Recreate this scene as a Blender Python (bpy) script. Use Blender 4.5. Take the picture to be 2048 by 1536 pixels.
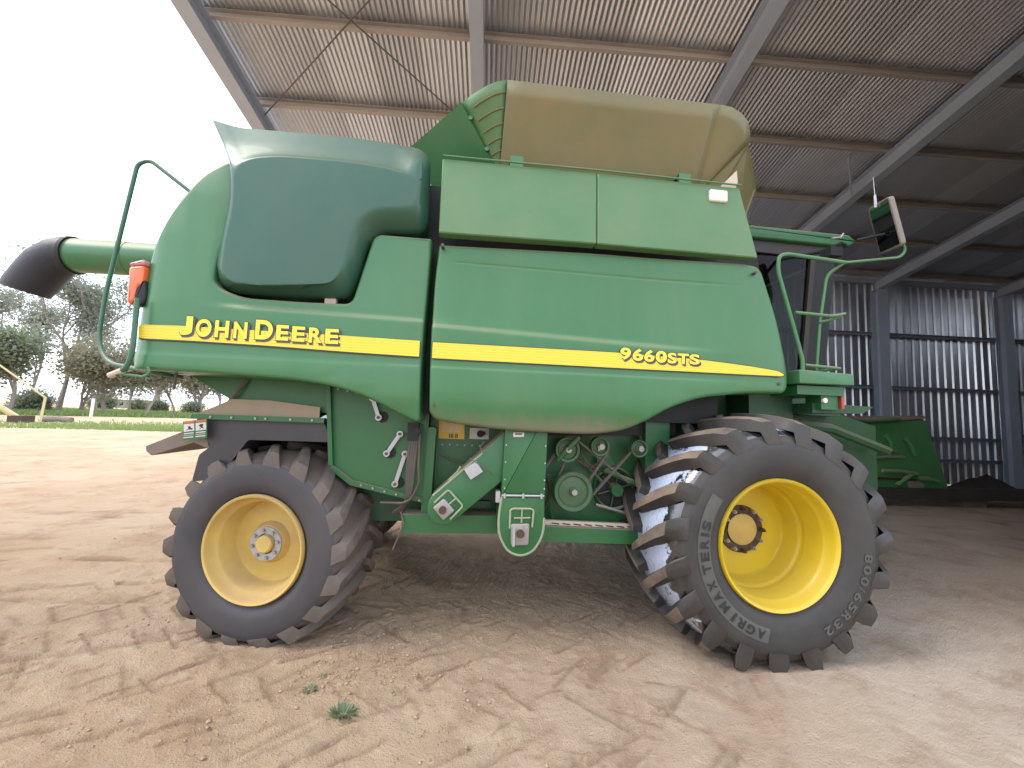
import bpy, bmesh, math, random
import numpy as np
from math import sin, cos, pi, radians, sqrt, atan2, hypot
from mathutils import Vector, Matrix
random.seed(4); RNG = np.random.default_rng(7)
for o in list(bpy.data.objects): bpy.data.objects.remove(o)
SC = bpy.context.scene; COL = SC.collection

# ------------------------------------------------------------------ camera
CAM = Vector((0, -2.75, 1.6)); YAW, PITCH, ROLL = radians(6.0), radians(4.7), radians(2.1)
fw = Vector((sin(YAW)*cos(PITCH), cos(YAW)*cos(PITCH), sin(PITCH)))
rt0 = Vector((cos(YAW), -sin(YAW), 0)); up0 = rt0.cross(fw)
rt = rt0*cos(ROLL) + up0*sin(ROLL); up = up0*cos(ROLL) - rt0*sin(ROLL)
cd = bpy.data.cameras.new('camera'); cd.sensor_width = 36; cd.lens = 36*800/2048; cd.clip_end = 3000; cd.clip_start = .05
cam = bpy.data.objects.new('camera', cd); COL.objects.link(cam)
cam.matrix_world = Matrix((rt, up, -fw)).transposed().to_4x4(); cam.location = CAM
SC.camera = cam
# ------------------------------------------------------------------ sky, sun, exposure
SUN_EL, SUN_AZ = radians(52), radians(-97)        # azimuth from +Y towards +X
world = bpy.data.worlds.new('World'); SC.world = world; world.use_nodes = True
wn = world.node_tree.nodes; wl = world.node_tree.links
bg = wn['Background']; bg.inputs['Strength'].default_value = .15
sky = wn.new('ShaderNodeTexSky'); sky.sky_type = 'NISHITA'; sky.sun_disc = False
sky.sun_elevation = SUN_EL; sky.sun_rotation = SUN_AZ; sky.air_density = 1.0; sky.dust_density = 3.0; sky.ozone_density = 1.0
mx = wn.new('ShaderNodeMix'); mx.data_type = 'RGBA'; mx.inputs['Factor'].default_value = .62
mx.inputs['B'].default_value = (9.2, 9.9, 11.2, 1)                # bright even overcast over the clear sky
wl.new(sky.outputs['Color'], mx.inputs['A']); wl.new(mx.outputs['Result'], bg.inputs['Color'])
sd = bpy.data.lights.new('sun', 'SUN'); sd.energy = 1.25; sd.angle = radians(25); sd.color = (1, .95, .88)
sun = bpy.data.objects.new('sun', sd); COL.objects.link(sun)
sv = Vector((sin(SUN_AZ)*cos(SUN_EL), cos(SUN_AZ)*cos(SUN_EL), sin(SUN_EL)))
sun.rotation_euler = sv.to_track_quat('Z', 'Y').to_euler(); sun.location = (-20, 0, 30)
SC.view_settings.view_transform = 'Standard'; SC.view_settings.look = 'None'
SC.view_settings.exposure = 1.08; SC.view_settings.gamma = 1; SC.view_settings.use_curve_mapping = False
SC.render.engine = 'CYCLES'
SC.cycles.max_bounces = 10; SC.cycles.diffuse_bounces = 6; SC.cycles.glossy_bounces = 5; SC.cycles.transparent_max_bounces = 12

# ------------------------------------------------------------------ materials
MATS = {}
def mat(name, base, rough=.5, metal=0, spec=.5, var=None, vscale=3, vamt=.5, dust=None, dust_amt=.3, dust_scale=2.5,
        dust_up=0, bump=0, bscale=60, coat=0, coords='Object', rvar=0, streak=1, vdetail=6, grime=None, tint=0):
    if name in MATS: return MATS[name]
    m = bpy.data.materials.new(name); m.use_nodes = True; nt = m.node_tree; N = nt.nodes; L = nt.links
    b = N['Principled BSDF']; b.inputs['Roughness'].default_value = rough; b.inputs['Metallic'].default_value = metal
    b.inputs['Specular IOR Level'].default_value = spec; b.inputs['Coat Weight'].default_value = coat
    b.inputs['Base Color'].default_value = (*base, 1)
    tc = N.new('ShaderNodeTexCoord'); mp = N.new('ShaderNodeMapping'); L.new(tc.outputs[coords], mp.inputs['Vector'])
    mp.inputs['Scale'].default_value = (1, 1, 1/streak)
    def noise(s, d=6, r=.6):
        n = N.new('ShaderNodeTexNoise'); n.inputs['Scale'].default_value = s; n.inputs['Detail'].default_value = d
        n.inputs['Roughness'].default_value = r; L.new(mp.outputs['Vector'], n.inputs['Vector']); return n
    def ramp(src, lo, hi, a=0, c=1):
        r = N.new('ShaderNodeMapRange'); r.inputs['From Min'].default_value = lo; r.inputs['From Max'].default_value = hi
        r.inputs['To Min'].default_value = a; r.inputs['To Max'].default_value = c; L.new(src, r.inputs['Value']); return r.outputs['Result']
    cur = None
    if var:
        n = noise(vscale, vdetail); x = N.new('ShaderNodeMix'); x.data_type = 'RGBA'
        x.inputs['A'].default_value = (*base, 1); x.inputs['B'].default_value = (*var, 1)
        L.new(ramp(n.outputs['Fac'], .35, .68, 0, vamt), x.inputs['Factor']); cur = x.outputs['Result']
    if dust:
        n = noise(dust_scale, 8, .65); f = ramp(n.outputs['Fac'], .3, .75, dust_amt*.35, dust_amt)
        if dust_up:
            g = N.new('ShaderNodeNewGeometry'); s = N.new('ShaderNodeSeparateXYZ'); L.new(g.outputs['Normal'], s.inputs[0])
            u = ramp(s.outputs['Z'], .2, .8, 0, dust_up); a = N.new('ShaderNodeMath'); a.operation = 'ADD'; a.use_clamp = True
            L.new(f, a.inputs[0]); L.new(u, a.inputs[1]); f = a.outputs[0]
        x = N.new('ShaderNodeMix'); x.data_type = 'RGBA'; x.inputs['A'].default_value = (*base, 1); x.inputs['B'].default_value = (*dust, 1)
        if cur: L.new(cur, x.inputs['A'])
        L.new(f, x.inputs['Factor']); cur = x.outputs['Result']
        rr = ramp(f, 0, 1, rough, min(1, rough+.55)); L.new(rr, b.inputs['Roughness'])
    elif rvar:
        n = noise(vscale*2.3, 5); L.new(ramp(n.outputs['Fac'], .3, .7, rough-rvar, rough+rvar), b.inputs['Roughness'])
    if grime:
        z0, z1, gc, ga = grime; sp = N.new('ShaderNodeSeparateXYZ'); L.new(tc.outputs['Object'], sp.inputs[0]); n = noise(7, 8, .7)
        t = ramp(sp.outputs['Z'], z1, z0, 0, .75); a = N.new('ShaderNodeMath'); a.operation = 'ADD'; L.new(t, a.inputs[0]); L.new(n.outputs['Fac'], a.inputs[1])
        x = N.new('ShaderNodeMix'); x.data_type = 'RGBA'; x.inputs['B'].default_value = (*gc, 1); L.new(cur, x.inputs['A']); L.new(ramp(a.outputs[0], .66, 1.15, 0, ga), x.inputs['Factor']); cur = x.outputs['Result']
    if tint and cur:
        oi = N.new('ShaderNodeObjectInfo'); h = N.new('ShaderNodeHueSaturation'); L.new(cur, h.inputs['Color']); L.new(ramp(oi.outputs['Random'], 0, 1, 1-tint, 1+tint*.4), h.inputs['Value']); cur = h.outputs['Color']
    if cur: L.new(cur, b.inputs['Base Color'])
    if bump:
        n = noise(bscale, 4); bp = N.new('ShaderNodeBump'); bp.inputs['Strength'].default_value = bump; bp.inputs['Distance'].default_value = .01
        L.new(n.outputs['Fac'], bp.inputs['Height']); L.new(bp.outputs['Normal'], b.inputs['Normal'])
    MATS[name] = m; return m
DUST = (.36, .27, .19)
GREEN = mat('green_paint', (.010, .128, .038), .30, var=(.015, .152, .052), vscale=1.3, vamt=.8, dust=DUST, dust_amt=.15, dust_scale=1.9, dust_up=.5, streak=2.5, spec=.5, bump=.05, bscale=2.2)
GREEN_FRONT = mat('green_paint_front', (.010, .124, .033), .30, var=(.015, .148, .044), vscale=1.3, vamt=.8, dust=DUST, dust_amt=.14, dust_scale=2.2, dust_up=.5, bump=.05, bscale=2.2, streak=3, grime=(1.49, 1.68, (.16, .13, .085), .75))
GREEN_UP = mat('green_paint_upper', (.02, .14, .04), .34, var=(.03, .165, .055), vscale=1.1, vamt=.7, dust=(.38, .29, .19), dust_amt=.26, dust_scale=1.2)
GREEN_TANK = mat('green_paint_dust_reflection', (.045, .11, .036), .28, dust=(.27, .165, .07), dust_amt=.8, dust_scale=.8, bump=.03, bscale=4, coat=.3)  # brown mix: dust plus the ground's reflection, both put into the colour
GREEN_LOW = mat('green_paint_lower', (.004, .098, .024), .38, var=(.007, .118, .033), vscale=2, dust=DUST, dust_amt=.08, dust_up=.75)
GREEN_COVER = mat('green_plastic_cover', (.005, .072, .045), .30, spec=.4, var=(.008, .088, .054), vscale=1.0, dust=DUST, dust_amt=.10, dust_scale=1.5, dust_up=.2, coat=.08, bump=.35, bscale=.9)
GREEN_RAIL = mat('green_tube_paint', (.016, .15, .045), .32, dust=DUST, dust_amt=.15, dust_up=.5, dust_scale=9)
RAIL_DARK = mat('backlit_green_tube_paint', (.012, .10, .05), .3, dust=DUST, dust_amt=.12, dust_scale=9, dust_up=.3)  # tube paint darkened, backlit shade put into its colour
PULL = mat('dark_green_pulley', (.010, .078, .024), .45, dust=DUST, dust_amt=.18, dust_scale=6)
GREEN_HDR = mat('brightened_header_green', (.03, .24, .065), .35, var=(.045, .28, .09), vscale=2, dust=DUST, dust_amt=.2, dust_up=.6)  # green raised in colour to make up for dim light by the wall
GREEN_DARK = mat('dark_green_steel', (.004, .055, .016), .55, dust=DUST, dust_amt=.06, dust_up=.5)  # dark green for inner and under parts
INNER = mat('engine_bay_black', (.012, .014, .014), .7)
BLACK = mat('black_rubber_hose', (.02, .02, .022), .55, dust=DUST, dust_amt=.25, dust_up=.4)
CHOP = mat('black_chopper_steel', (.018, .020, .028), .45, dust=DUST, dust_amt=.09, dust_up=.5)
CHOPTOP = mat('dust_caked_steel', (.26, .21, .15), .8, var=(.16, .17, .11), vscale=4, dust=DUST, dust_amt=.5)
YEL = mat('yellow_rim_paint', (.62, .44, .003), .32, var=(.56, .385, .004), vscale=3, dust=(.30, .20, .08), dust_amt=.26, dust_scale=4.5, dust_up=.2, coat=.1)
YELR = mat('yellow_rim_paint_faded', (.60, .42, .085), .45, var=(.50, .33, .07), vscale=4, dust=(.34, .23, .12), dust_amt=.55, dust_scale=4, dust_up=.35)
RUSTY = mat('rusty_bolt_ring', (.05, .03, .02), .7, var=(.12, .06, .03), vscale=20)
STEEL = mat('dull_steel', (.33, .33, .33), .42, metal=.7, dust=DUST, dust_amt=.35, dust_scale=14)
GALV = mat('galvanised_plate', (.42, .42, .42), .38, metal=.5, var=(.3, .3, .29), vscale=30)
RUB_GAP = mat('fresh_rubber_tread', (.016, .017, .02), .16, dust=(.10, .09, .085), dust_amt=.12, dust_scale=5, bump=.3, bscale=22, spec=1.0, coat=1.0)
RUB_FLANK = mat('black_lug_flank', (.012, .012, .014), .38, spec=.45, dust=(.13, .105, .08), dust_amt=.35, dust_scale=6, bump=.2, bscale=30)
RUB_SIDE = mat('rubber_sidewall_front', (.011, .012, .014), .5, spec=.35, dust=(.12, .105, .09), dust_amt=.48, dust_scale=2.2)
RUB_LUG = mat('dusty_lug_top', (.20, .15, .11), .85, var=(.045, .04, .038), vscale=5, vamt=.85, bump=.3, bscale=60)
RUB_RSIDE = mat('rubber_sidewall_rear', (.020, .024, .034), .5, spec=.4, var=(.034, .040, .052), vscale=2, vamt=.6, dust=(.16, .12, .09), dust_amt=.34, dust_scale=1.5)
RUB_RGAP = mat('worn_rubber_tread', (.04, .038, .037), .42, dust=(.17, .125, .095), dust_amt=.7, dust_scale=4, bump=.25, bscale=25)
RUB_RLUG = mat('worn_lug_top', (.17, .125, .095), .75, var=(.06, .055, .055), vscale=7, vamt=.8, bump=.2, bscale=40)
RUBTXT = mat('rubber_raised_mark', (.036, .038, .034), .6, dust=(.2, .19, .16), dust_amt=.4)
RUBTXTD = mat('rubber_dark_mark', (.018, .018, .02), .55)
YELDEC = mat('yellow_decal_letter', (.76, .58, .035), .35)
BLKDEC = mat('black_decal', (.012, .012, .014), .4)
SHADDEC = mat('brown_grey_decal_shadow', (.05, .045, .06), .4)
WHITEDEC = mat('white_decal', (.62, .62, .58), .5, dust=DUST, dust_amt=.35)
YSTICK = mat('yellow_sticker', (.75, .5, .02), .45, dust=DUST, dust_amt=.3)
ORANGE = mat('orange_lens', (.8, .14, .04), .25, coat=.5)
LENS = mat('clear_lens', (.7, .64, .55), .25, coat=.6)
BOOT = mat('black_boot_rubber', (.010, .011, .018), .5, dust=(.12, .11, .11), dust_amt=.14, bump=.5, bscale=9)
CREAM = mat('cream_plate', (.5, .43, .33), .6, dust=DUST, dust_amt=.3)
ROOFM = mat('galvanised_roof_sheet', (.76, .81, .88), .27, metal=.85, var=(.64, .67, .72), vscale=.7, dust=(.46, .40, .34), dust_amt=.2, dust_scale=.8, tint=.22)
WALLM = mat('galvanised_wall_sheet', (.80, .83, .88), .30, metal=.92, var=(.34, .35, .38), vscale=.8, dust=(.25, .22, .19), dust_amt=.10, dust_scale=1.2, tint=.25)
STEELB = mat('blue_grey_steel_frame', (.42, .49, .60), .45, var=(.35, .41, .50), vscale=2, dust=(.34, .31, .29), dust_amt=.2)
PURLM = mat('dusty_purlin_steel', (.42, .40, .38), .6, var=(.34, .30, .27), vscale=2, dust=DUST, dust_amt=.3)
RODM = mat('dark_brace_rod', (.10, .09, .085), .6)
WOOD = mat('weathered_log', (.20, .17, .14), .85, var=(.1, .08, .07), vscale=6)
BARK = mat('gum_bark', (.24, .20, .175), .9, var=(.38, .34, .30), vscale=1.5, streak=4, bump=.5, bscale=10)
def leafmat(name, a, b_):
    m = mat(name, a, .55, var=b_, vscale=.6, vamt=1.0, vdetail=8)
    nt = m.node_tree; p = nt.nodes['Principled BSDF']; p.inputs['Transmission Weight'].default_value = 0
    t = nt.nodes.new('ShaderNodeBsdfTranslucent'); s = nt.nodes.new('ShaderNodeMixShader'); s.inputs[0].default_value = .35
    t.inputs['Color'].default_value = (*[min(1, c*1.5) for c in b_], 1)
    out = nt.nodes['Material Output']; nt.links.new(p.outputs[0], s.inputs[1]); nt.links.new(t.outputs[0], s.inputs[2]); nt.links.new(s.outputs[0], out.inputs[0])
    return m
LEAF_A = leafmat('gum_leaf_grey_green', (.12, .15, .105), (.19, .22, .14))  # gum leaf colours lightened, distance haze put into them
LEAF_B = leafmat('gum_leaf_blue_green', (.15, .17, .135), (.21, .225, .17))
LEAF_C = leafmat('gum_leaf_olive', (.16, .16, .11), (.22, .21, .135))
GRASS = leafmat('grass_blade', (.115, .19, .055), (.20, .27, .09))
WEED = leafmat('weed_leaf', (.14, .20, .10), (.23, .26, .16))
def glass():
    m = bpy.data.materials.new('cab_glass'); m.use_nodes = True; nt = m.node_tree; nt.nodes.clear()
    o = nt.nodes.new('ShaderNodeOutputMaterial'); t = nt.nodes.new('ShaderNodeBsdfTransparent'); g = nt.nodes.new('ShaderNodeBsdfGlossy')
    t.inputs[0].default_value = (.34, .38, .37, 1); g.inputs['Roughness'].default_value = .04; s = nt.nodes.new('ShaderNodeMixShader'); f = nt.nodes.new('ShaderNodeMath'); f.operation = 'MULTIPLY_ADD'; f.inputs[1].default_value = .06; f.inputs[2].default_value = .012; lw_ = nt.nodes.new('ShaderNodeLayerWeight'); lw_.inputs[0].default_value = .25; nt.links.new(lw_.outputs['Facing'], f.inputs[0])
    nt.links.new(f.outputs[0], s.inputs[0]); nt.links.new(t.outputs[0], s.inputs[1]); nt.links.new(g.outputs[0], s.inputs[2]); nt.links.new(s.outputs[0], o.inputs[0]); return m
GLASS = glass()
MIRROR = mat('mirror_glass', (.22, .24, .24), .08, metal=1)
def stripemat():
    m = mat('yellow_pinstripe_decal', (.86, .66, .045), .35); nt = m.node_tree; N = nt.nodes; L = nt.links
    tc = N.new('ShaderNodeTexCoord'); s = N.new('ShaderNodeSeparateXYZ'); L.new(tc.outputs['Object'], s.inputs[0])
    w = N.new('ShaderNodeMath'); w.operation = 'MULTIPLY'; w.inputs[1].default_value = 2*pi/.0185; L.new(s.outputs['Z'], w.inputs[0])
    c = N.new('ShaderNodeMath'); c.operation = 'SINE'; L.new(w.outputs[0], c.inputs[0])
    r = N.new('ShaderNodeMapRange'); r.inputs['From Min'].default_value = .45; r.inputs['From Max'].default_value = .8; r.inputs['To Max'].default_value = .42; L.new(c.outputs[0], r.inputs['Value'])
    x = N.new('ShaderNodeMix'); x.data_type = 'RGBA'; x.inputs['A'].default_value = (.72, .54, .03, 1); x.inputs['B'].default_value = (.45, .33, .02, 1)
    L.new(r.outputs[0], x.inputs['Factor']); L.new(x.outputs['Result'], N['Principled BSDF'].inputs['Base Color']); return m
STRIPE = stripemat()
def filmmat():
    # black rubber between the lugs with flaking pale residue left from the mould
    m = mat('rubber_with_pale_film', (.016, .017, .02), .15, spec=1.0, coat=1.0, bump=.35, bscale=30); nt = m.node_tree; N = nt.nodes; L = nt.links; b = N['Principled BSDF']
    tc = N.new('ShaderNodeTexCoord'); n = N.new('ShaderNodeTexNoise'); n.inputs['Scale'].default_value = 9; n.inputs['Detail'].default_value = 9; n.inputs['Roughness'].default_value = .62; L.new(tc.outputs['Object'], n.inputs['Vector'])
    s = N.new('ShaderNodeSeparateXYZ'); L.new(tc.outputs['Object'], s.inputs[0]); a = N.new('ShaderNodeMath'); a.operation = 'ABSOLUTE'; L.new(s.outputs['Y'], a.inputs[0])
    r1 = N.new('ShaderNodeMapRange'); r1.inputs['From Min'].default_value = .36; r1.inputs['From Max'].default_value = .24; L.new(a.outputs[0], r1.inputs['Value'])
    v = N.new('ShaderNodeTexVoronoi'); v.feature = 'DISTANCE_TO_EDGE'; v.inputs['Scale'].default_value = 28; L.new(tc.outputs['Object'], v.inputs['Vector'])
    e = N.new('ShaderNodeMapRange'); e.inputs['From Min'].default_value = .01; e.inputs['From Max'].default_value = .05; e.inputs['To Min'].default_value = .7; L.new(v.outputs['Distance'], e.inputs['Value'])
    ad = N.new('ShaderNodeMath'); ad.operation = 'MULTIPLY_ADD'; ad.inputs[1].default_value = .33; L.new(r1.outputs[0], ad.inputs[0]); L.new(n.outputs['Fac'], ad.inputs[2])
    r2 = N.new('ShaderNodeMapRange'); r2.inputs['From Min'].default_value = .68; r2.inputs['From Max'].default_value = .74; L.new(ad.outputs[0], r2.inputs['Value'])
    f = N.new('ShaderNodeMath'); f.operation = 'MULTIPLY'; L.new(r2.outputs[0], f.inputs[0]); L.new(e.outputs[0], f.inputs[1])
    x = N.new('ShaderNodeMix'); x.data_type = 'RGBA'; x.inputs['A'].default_value = (.016, .017, .02, 1); x.inputs['B'].default_value = (.50, .56, .72, 1); L.new(f.outputs[0], x.inputs['Factor']); L.new(x.outputs['Result'], b.inputs['Base Color'])
    return m
RUB_FILM = filmmat()

# ------------------------------------------------------------------ mesh helpers
class MB:
    def __init__(s): s.v = []; s.f = []; s.m = []
    def add(s, vs, fs, mi=0):
        k = len(s.v); s.v += [tuple(v) for v in vs]; s.f += [tuple(i+k for i in f) for f in fs]; s.m += [mi]*len(fs); return s
    def box(s, x0, x1, y0, y1, z0, z1, mi=0, M=None):
        v = [Vector((x, y, z)) for z in (z0, z1) for y in (y0, y1) for x in (x0, x1)]
        if M is not None: v = [M @ p for p in v]
        return s.add(v, [(0, 2, 3, 1), (4, 5, 7, 6), (0, 1, 5, 4), (2, 6, 7, 3), (0, 4, 6, 2), (1, 3, 7, 5)], mi)
    def cyl(s, p0, p1, r0, r1=None, n=16, mi=0):
        p0, p1 = Vector(p0), Vector(p1); r1 = r0 if r1 is None else r1
        q = (p1-p0).to_track_quat('Z', 'Y'); vs = []
        for p, r in ((p0, r0), (p1, r1)):
            for i in range(n): vs.append(p + q @ Vector((r*cos(2*pi*i/n), r*sin(2*pi*i/n), 0)))
        fs = [(i, (i+1) % n, n+(i+1) % n, n+i) for i in range(n)] + [tuple(range(n-1, -1, -1)), tuple(range(n, 2*n))]
        return s.add(vs, fs, mi)
    def tube(s, path, r, n=8, mi=0, taper=None):
        P = [Vector(p) for p in path]; vs = []; fs = []
        t0 = (P[1]-P[0]).normalized(); a = Vector((0, 0, 1)) if abs(t0.z) < .9 else Vector((1, 0, 0)); nrm = t0.cross(a).normalized()
        for i, p in enumerate(P):
            t = ((P[min(i+1, len(P)-1)]-P[i]).normalized() + (P[i]-P[max(i-1, 0)]).normalized())
            t = t.normalized() if t.length > 1e-6 else t0
            nrm = (nrm - t*nrm.dot(t)).normalized(); b = t.cross(nrm); rr = r if taper is None else taper[i]
            vs += [p + rr*(cos(2*pi*k/n)*nrm + sin(2*pi*k/n)*b) for k in range(n)]
        for i in range(len(P)-1):
            fs += [(i*n+k, i*n+(k+1) % n, (i+1)*n+(k+1) % n, (i+1)*n+k) for k in range(n)]
        fs += [tuple(range(n-1, -1, -1)), tuple(range((len(P)-1)*n, len(P)*n))]
        return s.add(vs, fs, mi)
    def prism(s, pts, y0, y1, mi=0):
        n = len(pts); vs = [(x, y0, z) for x, z in pts] + [(x, y1, z) for x, z in pts]
        return s.add(vs, [tuple(range(n)), tuple(range(2*n-1, n-1, -1))] + [(i, n+i, n+(i+1) % n, (i+1) % n) for i in range(n)], mi)
    def loft(s, rings, cap0=True, cap1=True, mi=0):
        n = len(rings[0]); vs = [p for r in rings for p in r]; fs = []
        for k in range(len(rings)-1): fs += [(k*n+i, k*n+(i+1) % n, (k+1)*n+(i+1) % n, (k+1)*n+i) for i in range(n)]
        if cap0: fs.append(tuple(range(n-1, -1, -1)))
        if cap1: fs.append(tuple(range((len(rings)-1)*n, len(rings)*n)))
        return s.add(vs, fs, mi)
    def panel(s, pts, yf, yb, bev=.02, seg=3, mi=0):
        pts = ccw(pts); rings = [[(x, yb, z) for x, z in pts]]
        for k in range(seg+1):
            a = k/seg*pi/2; q = inset(pts, bev*(1-cos(a))); rings.append([(x, yf+bev*(1-sin(a)), z) for x, z in q])
        return s.loft(rings, mi=mi)
    def lathe(s, prof, n=48, mi=0, close=False):            # profile (r, y) about the Y axis
        vs = []; m = len(prof)
        for i in range(n):
            a = 2*pi*i/n; vs += [(r*cos(a), y, r*sin(a)) for r, y in prof]
        fs = []; mm = m if close else m-1
        for i in range(n):
            for k in range(mm): fs.append((i*m+k, i*m+(k+1) % m, ((i+1) % n)*m+(k+1) % m, ((i+1) % n)*m+k))
        return s.add(vs, fs, mi)
    def build(s, name, mats, parent=None, smooth=35, recalc=True, loc=None):
        me = bpy.data.meshes.new(name); me.from_pydata(s.v, [], s.f)
        for m in (mats if isinstance(mats, (list, tuple)) else [mats]): me.materials.append(m)
        if any(s.m): me.polygons.foreach_set('material_index', s.m)
        if recalc:
            bm = bmesh.new(); bm.from_mesh(me); bmesh.ops.recalc_face_normals(bm, faces=bm.faces); bm.to_mesh(me); bm.free()
        finish(me, smooth)
        o = bpy.data.objects.new(name, me); COL.objects.link(o); o.parent = parent
        if loc: o.location = loc
        return o
def finish(me, smooth=35):
    if smooth:
        me.polygons.foreach_set('use_smooth', [True]*len(me.polygons)); me.set_sharp_from_angle(angle=radians(smooth))
    me.update()
def area2(p): return sum(p[i][0]*p[(i+1) % len(p)][1]-p[(i+1) % len(p)][0]*p[i][1] for i in range(len(p)))
def ccw(p): return list(p) if area2(p) > 0 else list(reversed(p))
def inset(p, d):
    out = []; n = len(p)
    for i in range(n):
        a, b, c = p[i-1], p[i], p[(i+1) % n]
        e1 = Vector((b[0]-a[0], b[1]-a[1])); e2 = Vector((c[0]-b[0], c[1]-b[1]))
        e1.normalize(); e2.normalize(); n1 = Vector((-e1.y, e1.x)); n2 = Vector((-e2.y, e2.x)); m = n1+n2
        l = m.length; m = m/l if l > 1e-6 else n1; k = d/max(.45, m.dot(n1)); out.append((b[0]+m.x*k, b[1]+m.y*k))
    return out
def fillet(p, r, seg=4, closed=True):
    out = []; n = len(p); R = r if isinstance(r, (list, tuple)) else [r]*n
    for i in range(n):
        if not closed and i in (0, n-1): out.append(tuple(p[i])); continue
        b = Vector(p[i]); a = Vector(p[i-1]); c = Vector(p[(i+1) % n]); rr = R[i]
        u, w = a-b, c-b; d = min(rr, u.length*.48, w.length*.48)
        if d < 1e-4: out.append(tuple(b)); continue
        s_, e_ = b+u.normalized()*d, b+w.normalized()*d
        for k in range(seg+1):
            t = k/seg; q = s_*(1-t)**2 + b*2*t*(1-t) + e_*t*t; out.append(tuple(q))
    return out
def tagk(o, kind): o['kind'] = kind; return o
def tag(o, label, cat, group=None):
    o['label'] = label; o['category'] = cat
    if group: o['group'] = group
    return o
def empty(name, loc=(0, 0, 0), rz=0, parent=None):
    o = bpy.data.objects.new(name, None); COL.objects.link(o); o.location = loc; o.rotation_euler = (0, 0, rz); o.parent = parent; o.empty_display_size = .2; return o
def copy_tree(o, parent=None):
    c = o.copy(); COL.objects.link(c); c.parent = parent
    for ch in list(o.children): copy_tree(ch, c)
    return c
def rnd(a, b): return random.uniform(a, b)
# value noise for numpy arrays
def vnoise(x, y, seed=0):
    xi = np.floor(x).astype(np.int64); yi = np.floor(y).astype(np.int64); xf = x-xi; yf = y-yi
    u = xf*xf*(3-2*xf); v = yf*yf*(3-2*yf)
    def h(a, b):
        k = (a*374761393 + b*668265263 + seed*2147483647) & 0xffffffff; k = ((k ^ (k >> 13))*1274126177) & 0xffffffff; return ((k ^ (k >> 16)) & 0xffff)/65535.0
    return (h(xi, yi)*(1-u)+h(xi+1, yi)*u)*(1-v)+(h(xi, yi+1)*(1-u)+h(xi+1, yi+1)*u)*v
def fbm(x, y, s, oct=4, seed=0):
    r = 0; a = .5
    for k in range(oct): r = r+a*(vnoise(x/s, y/s, seed+k)-.5); s *= .5; a *= .55
    return r

# ------------------------------------------------------------------ ground
def axis(lo, hi, step, far_lo, far_hi, g=1.07):
    c = list(np.arange(lo, hi, step)); d = step; x = hi
    while x < far_hi: c.append(x); d *= g; x += d
    d = step*g; x = lo-d; pre = []
    while x > far_lo: pre.append(x); d *= g; x -= d
    return np.array(pre[::-1]+c)
gx = axis(-3.0, 4.0, .0155, -900, 700); gy = axis(-1.65, 2.1, .0135, -120, 900)
X, Y = np.meshgrid(gx, gy)
dist = np.hypot(X, Y+2.75)
smoothzone = 1/(1+np.exp(-(X-1.6)*1.6))                 # hard packed floor towards the shed interior
rough = 1-.62*smoothzone
Z = .05*fbm(X, Y, 2.6, 3, 11)*np.clip(dist/3, .3, 1)
Z += .045*fbm(X, Y, .6, 3, 21)*rough + .034*fbm(X, Y, .17, 3, 31)*rough + .020*fbm(X, Y, .075, 2, 33)*(.45+.55*rough)
warp = .12*fbm(X, Y, .8, 2, 51)
def track(Z, y0, x0, x1, w, pitch, depth, slant, ang=0, fade=41, dens=.1, cx=0, fine=False):
    ca, sa = cos(radians(ang)), sin(radians(ang)); u = (X-cx)*ca+(Y-y0)*sa + warp*.15; v = -(X-cx)*sa+(Y-y0)*ca + warp*.25; u = u+.035*fbm(X, Y, .12, 2, fade+9)
    inside = 1/(1+np.exp((np.abs(v)-w/2)*60)); inside *= 1/(1+np.exp(-(u-x0)*8))/(1+np.exp((u-x1)*8))
    s = np.where(v > 0, 1, -1); ph = (u+s*slant*np.abs(v))/pitch + np.where(v > 0, .5, 0)
    tri = np.abs(ph-np.floor(ph)-.5)*2; lug = 1/(1+np.exp((tri-(.17 if not fine else .4))*(26 if not fine else 12)))
    keep = np.clip((vnoise(X/.5, Y/.5, fade)-dens)*3, 0, 1)
    return Z - inside*keep*depth*(lug-.25), inside*keep
churn = np.zeros_like(X)
def rutw(x0, y0, x1, y1, w, d, rim=.6, ch=.55):
    m = w*5+.05; i0, i1 = np.searchsorted(gx, [min(x0, x1)-m, max(x0, x1)+m]); j0, j1 = np.searchsorted(gy, [min(y0, y1)-m, max(y0, y1)+m])
    if i1-i0 < 2 or j1-j0 < 2: return
    x = X[j0:j1, i0:i1]; y = Y[j0:j1, i0:i1]; dx, dy = x1-x0, y1-y0; L2 = dx*dx+dy*dy+1e-9; t = np.clip(((x-x0)*dx+(y-y0)*dy)/L2, 0, 1)
    q = np.hypot(x-x0-t*dx, y-y0-t*dy)+.3*w*(vnoise(x/.04, y/.04, 17)-.5); g = np.exp(-(q/w)**6)
    Z[j0:j1, i0:i1] += -d*g + d*rim*np.exp(-((q-w*1.55)/(w*.6))**2)
    churn[j0:j1, i0:i1] = np.maximum(churn[j0:j1, i0:i1], ch*np.exp(-(q/(w*1.2))**2))
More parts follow.
